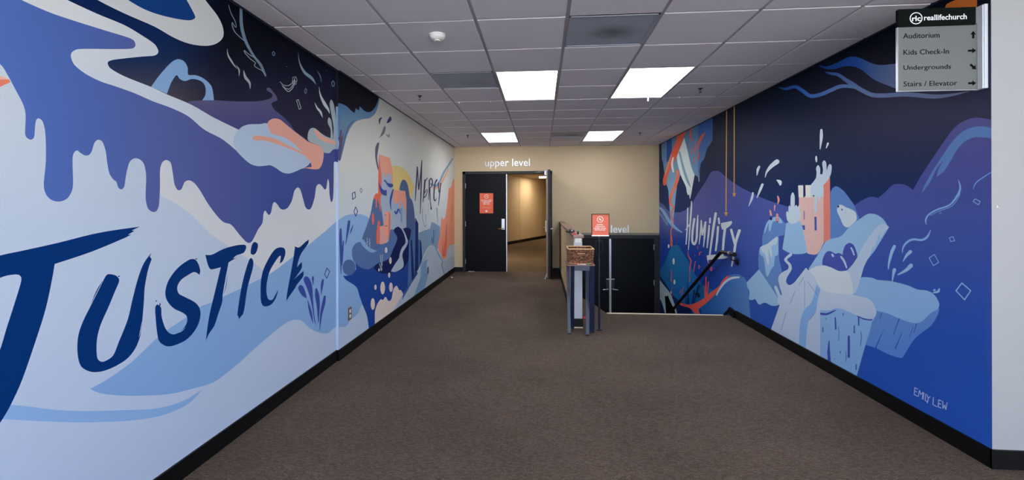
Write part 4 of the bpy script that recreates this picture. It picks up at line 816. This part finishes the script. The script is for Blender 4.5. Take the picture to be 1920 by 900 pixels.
MB().box(LX0, XR, YB-.006, YB, lt+.03, lt+.075).build('lit_frame_top', mat('lit_frame_grey', col(128,126,112), .6), bpy.data.objects['wall_back'])  # grey strip coloured as the lit top of the door frame
# lettering above the doors
def letters(name, label, s, pl, pr_, top, bot, y):
    a = at(pl, bot, 1, y); b = at(pr_, top, 1, y)
    v, f = text_geo(s, width=b.x-a.x, height=None, bold=.004, depth=.018)
    t = thing(name, label, 'lettering', (a.x, y, a.z))
    zmax = max(q.z for q in v); k = (b.z-a.z)/zmax
    for vv, ff in islands(v, f):
        mb = MB(); mb.add([(a.x+q.x, y-.012+q.y, a.z+q.z*k) for q in vv], ff); o = mb.build('letter', M_letter, t)
    return t
letters('wall_lettering', 'raised silver words upper level on tan wall above the double doors', 'upper level', 909.5, 993.5, 297.5, 316.5, YB)
letters('wall_lettering', 'raised silver word level on tan wall above the black lower doors', 'level', 1145.5, 1178.5, 422.5, 436.5, YB)

# ---------------------------------------------------------------- half wall between walkway and stairs
hw = struct(MB().box(HW0, HW1, 5.52, YB, 0, 1.035).build('wall_half', M_tan)); 
MB().box(.366, .488, 5.47, YB, 1.036, 1.072, .006).build('rail_cap', M_wood, hw)
MB().box(HW0+.001, HW1-.001, 5.505, 5.52, .10, .985, .003).build('end_board', M_postw, hw)
MB().box(HW0+.012, HW1-.012, 5.495, 5.52, .985, 1.036).build('end_bracket', M_plas, hw)
MB().box(HW0-.012, HW0, 5.51, YB, 0, .10).box(HW0-.012, HW1+.004, 5.49, 5.52, 0, .10).build('baseboard', M_base, hw)
MB().box(HW0-.0, HW1+.0, 5.47, 5.49, .0, .008).build('edge_strip', M_cream, hw)

# ---------------------------------------------------------------- handrail on the stair wall
hr = thing('handrail', 'black metal handrail descending the stair wall under the word Humility', 'handrail', (XR, 7, .3))
X_ = XR-.075
pa, pb, pc = at(1352, 472, 0, X_), at(1268, 573, 0, X_), at(1376, 477, 0, X_)
dirn = (pb-pa).normalized(); pe = pb+dirn*.75
MB().tube([pc, pa+Vector((0, -.06, .0)), pa, pa+dirn*.05, pe], .024, 12).build('rail', M_rail, hr, True)
MB().tube([pc+Vector((0, -.02, 0)), pc, pc+Vector((0, .05, 0))], .028, 12).build('end_sleeve', M_rail, hr, True)
MB().tube([pc+Vector((-.001, .10, 0)), pc+Vector((-.001, .135, 0))], .030, 12).build('collar', M_steel, hr, True)
def bracket(p):
    MB().tube([p+Vector((0, 0, -.02)), p+Vector((0, 0, -.07)), p+Vector((.03, 0, -.085)), p+Vector((.072, 0, -.085))], .008, 8).tube([p+Vector((.060, 0, -.10)), p+Vector((.074, 0, -.10))], .038, 14).build('bracket', M_rail, hr, True)
bracket(pc+Vector((0, .08, 0))); bracket(at(1301, 541, 0, X_)+Vector((0, 0, .0))); bracket(pe+dirn*-.15)

# ---------------------------------------------------------------- directional sign on the wall end
y0 = 2.795
sg = thing('directional_sign', 'grey direction sign with black header reading reallifechurch, top right wall', 'sign', (2.2, y0, 2.28))
a = at(1684, 171, 1, y0); b = at(1830, 14, 1, y0)
x0, z0 = a.x, a.z; x1, z1 = 2.398, b.z
zh = at(1700, 51, 1, y0).z
MB().box(x0, x1, y0, y0+.012, z0, zh+.01, .001).build('board', M_sign, sg)
MB().box(x0-.006, x1-.022, y0-.012, y0+.010, zh, z1, .002).build('header', M_head, sg)
MB().box(x0-.003, x0, y0-.001, y0+.013, z0, zh).box(x0, x1, y0-.001, y0+.013, z0-.003, z0).build('edge_trim', M_alu, sg)
MB().box(x1-.006, x1+.0, y0-.03, y0+.03, z0, z1+.002).box(XR-.018, XR-.001, YR+.015, y0+.035, z0, z1+.005).box(XR-.022, XR-.016, YR+.035, YR+.042, z0, z1+.004).build('mounting_bracket', M_brk, sg)
for z in (z0+.03, z1-.03, z0+.08, z1-.08):
    MB().tube([(XR-.024, YR+.055, z), (XR-.018, YR+.055, z)], .004, 8).build('screw', M_steel, sg)
def put(s, name, mt, xa, xb, zb, hh, y, parent, bold=0, w=True):
    v, f = text_geo(s, width=(xb-xa) if w else None, height=hh, bold=bold, depth=.0012)
    MB().add([(xa+q.x, y+q.y, zb+q.z) for q in v], f).build(name, mt, parent)
def pz(px, py, y=y0): q = at(px, py, 1, y); return q.x, q.z
for s, l, t, r, bt in (('Auditorium', 1693.2, 60.5, 1761.5, 72.5), ('Kids Check-In', 1694, 91, 1779, 103), ('Undergrounds', 1694, 120.5, 1783, 133.8), ('Stairs / Elevator', 1694.2, 150.5, 1794.5, 162.3)):
    xa, zb = pz(l, bt); xb, zt = pz(r, t); put(s, 'lettering', M_txtk, xa, xb, zb, zt-zb, y0-.0006, sg, bold=.0)
xa, zb = pz(1732.5, 38.5, y0-.013); xb, zt = pz(1812.5, 25.5, y0-.013); put('reallifechurch', 'lettering', M_txtw, xa, xb, zb, zt-zb, y0-.0135, sg, bold=.010)
xa, zb = pz(1710, 40, y0-.013); xb, zt = pz(1726, 29.5, y0-.013); put('rlc', 'lettering', M_txtw, xa, xb, zb, zt-zb, y0-.0135, sg, bold=.02)
cx_, cz_ = pz(1717.6, 34.3, y0-.013); R_ = pz(1729.6, 34.3, y0-.013)[0]-cx_
def ringxz(cx, cz, r0, r1, y, n=40):
    v = []; f = []
    for k in range(n):
        a = 2*math.pi*k/n
        v += [(cx+r0*math.cos(a), y, cz+r0*math.sin(a)), (cx+r1*math.cos(a), y, cz+r1*math.sin(a))]
    for k in range(n): f.append((2*k, 2*k+1, (2*k+3) % (2*n), (2*k+2) % (2*n)))
    return v, f
MB().add(*ringxz(cx_, cz_, R_*.86, R_, y0-.0135)).build('ring', M_txtw, sg)
def arrow(cx, cz, L_, ang, y, mt, parent, nm='arrow'):
    pts = [(-.5, -.13), (.02, -.13), (.02, -.34), (.5, 0), (.02, .34), (.02, .13), (-.5, .13)]
    c, s = math.cos(ang), math.sin(ang)
    MB().prism_y([(cx+(x*c-z*s)*L_, cz+(x*s+z*c)*L_) for x, z in pts], y-.001, y).build(nm, mt, parent)
for px, py, an in ((1824.5, 65, math.pi/2), (1822.5, 95, 0), (1824.5, 125.5, -math.pi/4), (1822.7, 156, 0)):
    q = pz(px, py); arrow(q[0], q[1], .041, an, y0-.0003, M_txtk, sg)

# ---------------------------------------------------------------- poster on the closed door
yd = YB-.012
a = at(899.5, 400, 1, yd); b = at(924.7, 362.3, 1, yd)
po = thing('door_poster', 'orange paper notice with white type taped to closed black door', 'poster', (a.x, yd, a.z))
MB().box(a.x, b.x, yd-.001, yd+.006, a.z, b.z).build('sheet', M_orange, po)
W_, H2 = b.x-a.x, b.z-a.z
def line(par, y, a_, W, HH, s, fx, fz, fw, fh, bold=.03):
    put(s, 'lettering', M_ink, a_.x+W*(fx-fw/2), a_.x+W*(fx+fw/2), a_.z+HH*fz, HH*fh, y, par, bold=bold)
MB().add(*ringxz(a.x+W_*.5, a.z+H2*.84, W_*.125, W_*.155, yd-.0015, 24)).build('emblem', M_ink, po)
line(po, yd-.0015, a, W_, H2, 'rlc', .5, .815, .15, .05)
for s, fz, fw in (('DOORS OPEN', .63, .80), ('15 MINUTES', .565, .72), ('BEFORE', .50, .46), ('SERVICE', .435, .50)): line(po, yd-.0015, a, W_, H2, s, .5, fz, fw, .045)
MB().box(a.x+W_*.2, a.x+W_*.8, yd-.0015, yd-.001, a.z+H2*.28, a.z+H2*.288).build('rule', M_ink, po)
MB().add([(a.x+W_*.5+W_*.08*math.cos(k*math.pi/8), yd-.0015, a.z+H2*.11+W_*.08*math.sin(k*math.pi/8)) for k in range(16)], [tuple(range(16))]).build('dot', M_ink, po)

# ---------------------------------------------------------------- floor stand with sign
yp = 5.36
ps = thing('sign_stand', 'orange framed sign on a slim dark pole stand beside the stairs', 'sign stand', (.654, 5.398, 0))
a = at(1109, 442.5, 1, yp); b = at(1142.3, 401, 1, yp); W_, H2 = b.x-a.x, b.z-a.z; t_ = W_*.055
MB().box(a.x, b.x, yp, yp+.012, a.z, b.z, .001).build('backing', M_base, ps)
MB().box(a.x, a.x+t_*.7, yp-.008, yp, a.z, b.z).box(b.x-t_*.5, b.x, yp-.008, yp, a.z, b.z).box(a.x, b.x, yp-.008, yp, b.z-t_*.6, b.z).build('frame', M_base, ps)
MB().box(a.x+t_*.3, b.x-t_*.5, yp-.009, yp-.001, a.z, a.z+t_*.9).build('lower_frame', M_alu, ps)
MB().box(a.x+t_*.7, b.x-t_*.5, yp-.002, yp-.0005, a.z+t_*.9, b.z-t_*.6).build('sheet', M_orange, ps)
cx_, cz_ = a.x+W_*.49, a.z+H2*.75
MB().add(*ringxz(cx_, cz_, W_*.145, W_*.18, yp-.0026)).build('emblem', M_ink, ps)
arrow(cx_, cz_, W_*.19, math.radians(135), yp-.0023, M_ink, ps)
for s, fz, fw in (('ENTER', .485, .36), ('THROUGH', .40, .54), ('UPPER LEVEL', .32, .70), ('ENTRANCE', .245, .58)): line(ps, yp-.0026, a, W_, H2, s, .48, fz, fw, .055)
pp = at(1123.5, 619, 2, 0); pt = at(1123.5, 443, 1, pp.y)
MB().tube([(pp.x, pp.y, .01), (pp.x, pp.y, .79)], .0125, 12).build('lower_pole', M_dkm, ps, True)
MB().tube([(pp.x, pp.y, .77), (pp.x, pp.y, a.z-.0)], .0085, 12).build('upper_pole', M_dkm, ps, True)
MB().tube([(pp.x, pp.y, .765), (pp.x, pp.y, .80)], .017, 12).tube([(pp.x, pp.y, a.z-.07), (pp.x, pp.y, a.z-.05)], .018, 12).build('collar', M_dkm, ps, True)
for s in (-1, 1):
    MB().tube([(pp.x+s*.008, pp.y-.01, a.z-.055), (pp.x+s*.03, pp.y-.01, a.z-.06), (pp.x+s*.038, pp.y-.01, a.z-.11), (pp.x+s*.036, pp.y-.01, a.z-.19), (pp.x+s*.02, pp.y-.01, a.z-.215)], .006, 8).build('hook', M_rail, ps, True)
MB().box(pp.x-.012, pp.x+.012, yp+.01, pp.y, a.z+.02, a.z+.06).box(pp.x-.008, pp.x+.008, pp.y-.01, pp.y+.008, a.z-.02, a.z+.06).build('bracket', M_dkm, ps)
MB().tube([(pp.x, pp.y, 0), (pp.x, pp.y, .012)], .032, 20).build('foot', M_dkm, ps, True)

# ---------------------------------------------------------------- folding stand table
tb = thing('folding_side_table', 'tall narrow dark blue folding table with crossed legs holding the wicker basket', 'table', (.43, 5.24, 0))
TZ = .780
MB().prism([(.275, 5.06), (.570, 5.075), (.57, 5.455), (.275, 5.455)], TZ-.012, TZ).build('tabletop', mat('wood_top', col(120,86,76), .45, noise=.15, nscale=12), tb)
MB().box(.352, .512, 5.070, 5.082, TZ-.062, TZ-.013).build('apron', M_blue, tb)
MB().box(.35, .51, 5.40, 5.412, TZ-.062, TZ-.013).build('apron', M_blue, tb)
legs = [((.301, 5.40, TZ-.012), (.304, 5.215, 0), .034), ((.332, 5.082, TZ-.012), (.352, 5.44, 0), .040), ((.518, 5.40, TZ-.012), (.497, 5.165, 0), .036), ((.541, 5.088, TZ-.012), (.560, 5.30, 0), .052)]
for a_, b_, w_ in legs:
    o = MB().beam(a_, b_, w_, .018, ref=(0, 1, 0)).build('leg', M_blue, tb)
MB().box(.287, .320, 5.195, 5.235, 0, .012).box(.475, .515, 5.145, 5.19, 0, .014).box(.335, .37, 5.42, 5.455, 0, .012).box(.535, .585, 5.28, 5.32, 0, .012).build('rubber_foot', M_rail, tb)

# wicker basket
bx0, bx1, by0, by1, bz0, bz1 = .288, .561, 5.105, 5.445, TZ+.004, TZ+.168
wb = thing('wicker_basket', 'open rectangular brown wicker basket standing on the blue side table', 'basket', ((bx0+bx1)/2, (by0+by1)/2, bz0))
bs = MB().box(bx0+.012, bx1-.012, by0+.012, by1-.012, bz0, bz0+.008)
bs.build('basket_base', M_wick, wb)
nrow = 13; rh = (bz1-bz0-.012)/nrow
def inset(z): return .012*(1-(z-bz0)/(bz1-bz0))
def wall_pt(side, u, z, off):
    i = inset(z)
    if side == 0: return Vector((bx0+i+(bx1-bx0-2*i)*u, by0+i-off, z))
    if side == 1: return Vector((bx1-i+off, by0+i+(by1-by0-2*i)*u, z))
    if side == 2: return Vector((bx1-i-(bx1-bx0-2*i)*u, by1-i+off, z))
    return Vector((bx0+i-off, by1-i-(by1-by0-2*i)*u, z))
for side in range(4):
    mb = MB(); ns = 15 if side % 2 == 0 else 12
    for r in range(nrow):
        z = bz0+.006+(r+.5)*rh
        hole = side % 2 == 0 and r in (nrow-4, nrow-3)
        seg = [(0, 1)] if not hole else [(0, .36), (.66, 1)]
        for u0, u1 in seg:
            n = max(4, int(ns*2*(u1-u0))); pts = []
            for k in range(n+1):
                u = u0+(u1-u0)*k/n; pts.append(wall_pt(side, u, z+random.uniform(-.0008, .0008), .0035*math.sin(u*ns*math.pi+r*math.pi)))
            mb.tube(pts, rh*.5, 5, True)
    for k in range(ns+1):
        u = k/ns
        if side % 2 == 0 and .38 < u < .64: continue
        mb.tube([wall_pt(side, u, bz0, 0), wall_pt(side, u, bz1-.006, 0)], .0025, 5)
    o = mb.build('woven_side', M_wick, wb)
rim = []
for side in range(4): rim += [wall_pt(side, u, bz1-.004, 0) for u in (.02, .5, .98)]
MB().tube(rim+[rim[0]], .0075, 8, False).build('rim', M_wickl, wb, True)
low = []
for side in range(4): low += [wall_pt(side, u, bz0+.006, .001) for u in (.02, .5, .98)]
MB().tube(low+[low[0]], .0055, 8, False).build('lower_rim', M_wickl, wb, True)
for side, in ((0,), (2,)):
    zz = bz0+.006+(nrow-4)*rh
    MB().tube([wall_pt(side, .36, zz, .003), wall_pt(side, .66, zz, .003)], .0045, 8).build('handle_hole_edge', M_wickl, wb, True)
# booklets and leaf in front of the basket
bk = MB().box(.385, .475, 5.070, 5.102, TZ+.0005, TZ+.005).build('booklet', M_paper); tag(bk, 'small white booklet lying on table edge below the basket', 'booklet')
bk = MB().box(.352, .420, 5.074, 5.101, TZ+.0055, TZ+.0085).build('booklet', M_red); tag(bk, 'red card lying on the table edge below the basket', 'card')
lf = thing('leaf', 'small green leaf lying on the front edge of the side table', 'leaf', (.50, 5.085, TZ))
MB().add([(.487, 5.072, TZ+.002), (.496, 5.09, TZ+.012), (.507, 5.095, TZ+.020), (.512, 5.082, TZ+.006), (.500, 5.068, TZ+.001), (.499, 5.082, TZ+.012)], [(0, 1, 5), (1, 2, 5), (2, 3, 5), (3, 4, 5), (4, 0, 5)]).build('blade', M_leaf, lf)
MB().tube([(.50, 5.078, TZ+.006), (.492, 5.066, TZ+.001)], .0012, 5).build('stem', M_leaf, lf)

# things on the cap of the half wall
q = at(1069, 433.5, 2, 1.085); cz = 1.073
ht = thing('folded_cap', 'crumpled black fabric cap lying on the wooden cap of half wall', 'cap', (q.x, q.y, cz))
v, f = [], []; n = 20
for r, (rr, zz) in enumerate(((.055, 0), (.060, .012), (.052, .026), (.034, .034), (.0, .036))):
    for k in range(n):
        a = 2*math.pi*k/n; v.append((q.x+.97*rr*math.cos(a), q.y+2.6*rr*math.sin(a), cz+zz+.003*math.sin(3*a+r)))
for r in range(4):
    for k in range(n): f.append((r*n+k, r*n+(k+1) % n, (r+1)*n+(k+1) % n, (r+1)*n+k))
f.append(tuple(range(n))[::-1]); MB().add(v, f).build('crown', M_rail, ht, True)
MB().prism([(q.x-.055, q.y-.10), (q.x-.02, q.y-.19), (q.x+.03, q.y-.19), (q.x+.05, q.y-.10)], cz+.001, cz+.008).build('brim', M_rail, ht)
q = at(1077, 437, 2, 1.09)
rb = thing('red_case', 'small red plastic case on the wooden cap of the half wall', 'case', (q.x, q.y, cz))
MB().box(q.x-.018, q.x+.018, q.y-.03, q.y+.03, cz, cz+.022, .005).build('body', M_red, rb, True); MB().box(q.x-.019, q.x+.019, q.y-.031, q.y+.031, cz+.012, cz+.0135).build('seam', M_rail, rb)
q = at(1083.5, 436.5, 2, 1.09)
db = thing('tape_roll', 'small dark roll near the front end of the wooden half wall cap', 'roll', (q.x, q.y, cz))
MB().tube([(q.x-.011, q.y, cz+.018), (q.x+.011, q.y, cz+.018)], .018, 16).build('roll', M_rail, db, True); MB().tube([(q.x-.012, q.y, cz+.018), (q.x+.012, q.y, cz+.018)], .007, 12).build('core', M_brownp, db, True)
q = at(1094, 592, 2, .10)
rf = thing('red_tag', 'small red plastic tag hanging at half wall foot behind the table', 'tag', (.495, 5.56, .10))
MB().tube([(.478, 5.56, .16), (.49, 5.555, .13), (.502, 5.55, .115)], .002, 6).build('cord', M_rail, rf)
MB().box(.486, .520, 5.546, 5.554, .085, .118, .003).build('plate', M_red, rf)

# ---------------------------------------------------------------- ceiling fittings
LAB = {(0, -5): 'added fill light panel behind the camera, on the mural side', (4, -5): 'added fill light panel behind the camera, on the lobby side', (0, 2): 'bright ceiling light panel, front left of the four', (2, 2): 'bright ceiling light panel, front right of the four', (-1, 8): 'bright ceiling light panel, rear left near back wall', (2, 8): 'bright ceiling light panel, rear right near back wall'}
for c, r in LIGHTS:
    x0_, y0_ = GX0+c*T, GY0+r*T; x1_, y1_ = x0_+T, y0_+2*T
    t = thing('ceiling_light', LAB[(c, r)], 'ceiling light', ((x0_+x1_)/2, (y0_+y1_)/2, H_), 'lay-in ceiling light panels')
    g = .014; k = .022
    MB().box(x0_+g, x1_-g, y0_+g, y0_+k, H_-.008, H_+.05).box(x0_+g, x1_-g, y1_-k, y1_-g, H_-.008, H_+.05).box(x0_+g, x0_+k, y0_+k, y1_-k, H_-.008, H_+.05).box(x1_-k, x1_-g, y0_+k, y1_-k, H_-.008, H_+.05).box(x0_+g, x1_-g, y0_+g, y1_-g, H_+.05, H_+.06).build('frame', M_bar, t)
    MB().box(x0_+k, x1_-k, y0_+k, y1_-k, H_-.005, H_+.002).build('diffuser', M_emit, t)
VL = {(1, 0): 'grey perforated air vent with dusty centre, nearest the camera', (-1, 2): 'grey perforated air vent left of the front ceiling light', (1, 8): 'grey perforated air vent between the two rear ceiling lights'}
for c, r in VENTS:
    x0_, y0_ = GX0+c*T+.013, GY0+r*T+.013; x1_, y1_ = x0_+T-.026, y0_+T-.026
    t = thing('air_vent', VL[(c, r)], 'air vent', ((x0_+x1_)/2, (y0_+y1_)/2, H_), 'ceiling air vents')
    MB().box(x0_, x1_, y0_, y1_, H_-.004, H_+.01).build('perforated_plate', M_vents[(c, r)], t, base=t.location)
    MB().box(x0_, x1_, y0_, y0_+.012, H_-.009, H_).box(x0_, x1_, y1_-.012, y1_, H_-.009, H_).box(x0_, x0_+.012, y0_, y1_, H_-.009, H_).box(x1_-.012, x1_, y0_, y1_, H_-.009, H_).build('frame', M_vent, t)
q = at(820, 71, 2, H_-.03)
sd = thing('smoke_detector', 'round white smoke detector on the ceiling tile', 'smoke detector', (q.x, q.y, H_))
def disc(mb, x, y, prof, n=28):
    for (r0_, z0_), (r1_, z1_) in zip(prof, prof[1:]):
        b0 = len(mb.v)
        for rr, zz in ((r0_, z0_), (r1_, z1_)):
            for k in range(n): mb.v.append((x+rr*math.cos(2*math.pi*k/n), y+rr*math.sin(2*math.pi*k/n), zz))
        for k in range(n): mb.f.append((b0+k, b0+(k+1) % n, b0+n+(k+1) % n, b0+n+k))
    return mb
disc(MB(), q.x, q.y, [(.0, H_-.006), (.062, H_-.006), (.062, H_-.016)]).build('mounting_base', M_plas, sd, True)
disc(MB(), q.x, q.y, [(.060, H_-.016), (.052, H_-.034), (.034, H_-.046), (.030, H_-.040), (.022, H_-.040)]).build('housing', M_plas, sd, True)
disc(MB(), q.x, q.y, [(.022, H_-.040), (.020, H_-.054), (0, H_-.055)]).build('sensor', M_plas, sd, True)
SL = ['left sprinkler head, in line with the front lights', 'right sprinkler head, in line with the front lights', 'left sprinkler head near the back wall', 'right sprinkler head near the back wall']
for (px, py), l in zip(((787, 180), (1313, 166), (877, 254), (1200, 249)), SL):
    q = at(px, py, 2, H_-.01); t = thing('fire_sprinkler', 'small dark '+l, 'sprinkler', (q.x, q.y, H_), 'fire sprinklers')
    disc(MB(), q.x, q.y, [(0, H_-.008), (.026, H_-.008), (.026, H_-.012), (.012, H_-.018), (0, H_-.018)], 16).build('escutcheon', M_rail, t, True)
    mb = MB().tube([(q.x, q.y, H_-.016), (q.x, q.y, H_-.03)], .008, 8)
    for s in (-1, 1): mb.tube([(q.x+s*.007, q.y, H_-.028), (q.x+s*.013, q.y, H_-.038), (q.x, q.y, H_-.052)], .0025, 6)
    mb.build('sprinkler_body', M_rail, t, True)
    disc(MB(), q.x, q.y, [(0, H_-.052), (.017, H_-.052), (.017, H_-.054), (0, H_-.055)], 12).build('deflector', M_rail, t, True)
for (px, py), l in zip(((861, 192.5), (920, 190.5), (1274, 182.5), (1215, 183)), ('leftmost small white hanging clip on ceiling grid', 'small white hanging clip left of front light', 'small white hanging clip right of the front right light', 'small white hanging clip on rear edge of front right light')):
    q = at(px, py, 2, H_-.012); t = thing('ceiling_clip', l, 'clip', (q.x, q.y, H_), 'white clips on the ceiling grid')
    h_ = .045 if px == 1215 else .012
    MB().box(q.x-.007, q.x+.007, q.y-.004, q.y+.004, H_-.006-h_, H_-.002, .001).build('tab', M_plas, t)
    disc(MB(), q.x, q.y, [(0, H_-.006-h_), (.006, H_-.008-h_), (0, H_-.013-h_)], 8).build('hook', M_plas, t)

# corridor light
q = at(1018.5, 332, 2, 2.49)
t = thing('corridor_light', 'warm ceiling light in the corridor behind the open door', 'ceiling light', (q.x, q.y, 2.5))
MB().box(q.x-.16, q.x+.16, q.y-.45, q.y+.45, 2.485, 2.499).build('frame', M_plas, t); MB().box(q.x-.15, q.x+.15, q.y-.43, q.y+.43, 2.481, 2.486).build('diffuser', M_emitw, t)
t = thing('corridor_light', 'warm ceiling light in the corridor hidden behind the closed door', 'ceiling light', (-1.6, 12.2, 2.5))
MB().box(-1.9, -1.3, 11.6, 12.8, 2.475, 2.499).build('frame', M_plas, t); MB().box(-1.87, -1.33, 11.63, 12.77, 2.468, 2.476).build('diffuser', M_emitw, t)

# ---------------------------------------------------------------- wall fittings
q = at(655.3, 588, 0, XLF)
ot = thing('wall_outlet', 'brown-framed white double power outlet low on the left mural', 'outlet', (XLF, q.y, q.z))
MB().box(XLF+.0002, XLF+.006, q.y-.038, q.y+.038, q.z-.060, q.z+.060, .002).build('cover_plate', M_brownp, ot)
for s in (-1, 1): MB().tube([(XLF+.005, q.y, q.z+s*.024), (XLF+.009, q.y, q.z+s*.024)], .018, 14).build('socket', M_plas, ot)
q = at(802.3, 507, 0, XLF)
ot = thing('wall_outlet', 'narrow dark brown outlet plate low on mural near back corner', 'outlet', (XLF, q.y, q.z))
MB().box(XLF+.0002, XLF+.006, q.y-.036, q.y+.036, q.z-.056, q.z+.056, .002).build('cover_plate', M_brownp, ot)
for s in (-1, 1): MB().tube([(XLF+.005, q.y, q.z+s*.022), (XLF+.008, q.y, q.z+s*.022)], .014, 12).build('socket', M_frame, ot)
q = at(847.5, 520, 2, .004)
t = thing('paper_scrap', 'tiny white scrap on the carpet in the far left corner', 'scrap', (q.x, q.y, 0))
MB().prism([(q.x-.018, q.y+.05), (q.x-.008, q.y+.05), (q.x-.004, q.y), (q.x+.02, q.y-.01), (q.x+.02, q.y-.04), (q.x-.012, q.y-.03)], .001, .010).build('scrap', M_paper, t)
q = at(1868.5, 389, 1, YR)
t = thing('wall_hook', 'small white adhesive hook on the plain grey wall at right', 'hook', (q.x, YR, q.z))
MB().box(q.x-.005, q.x+.003, YR-.006, YR-.0002, q.z-.006, q.z+.009, .001).build('pad', M_plas, t); MB().tube([(q.x, YR-.005, q.z), (q.x+.002, YR-.014, q.z-.008), (q.x+.003, YR-.013, q.z-.002)], .0016, 6).build('hook', M_plas, t)
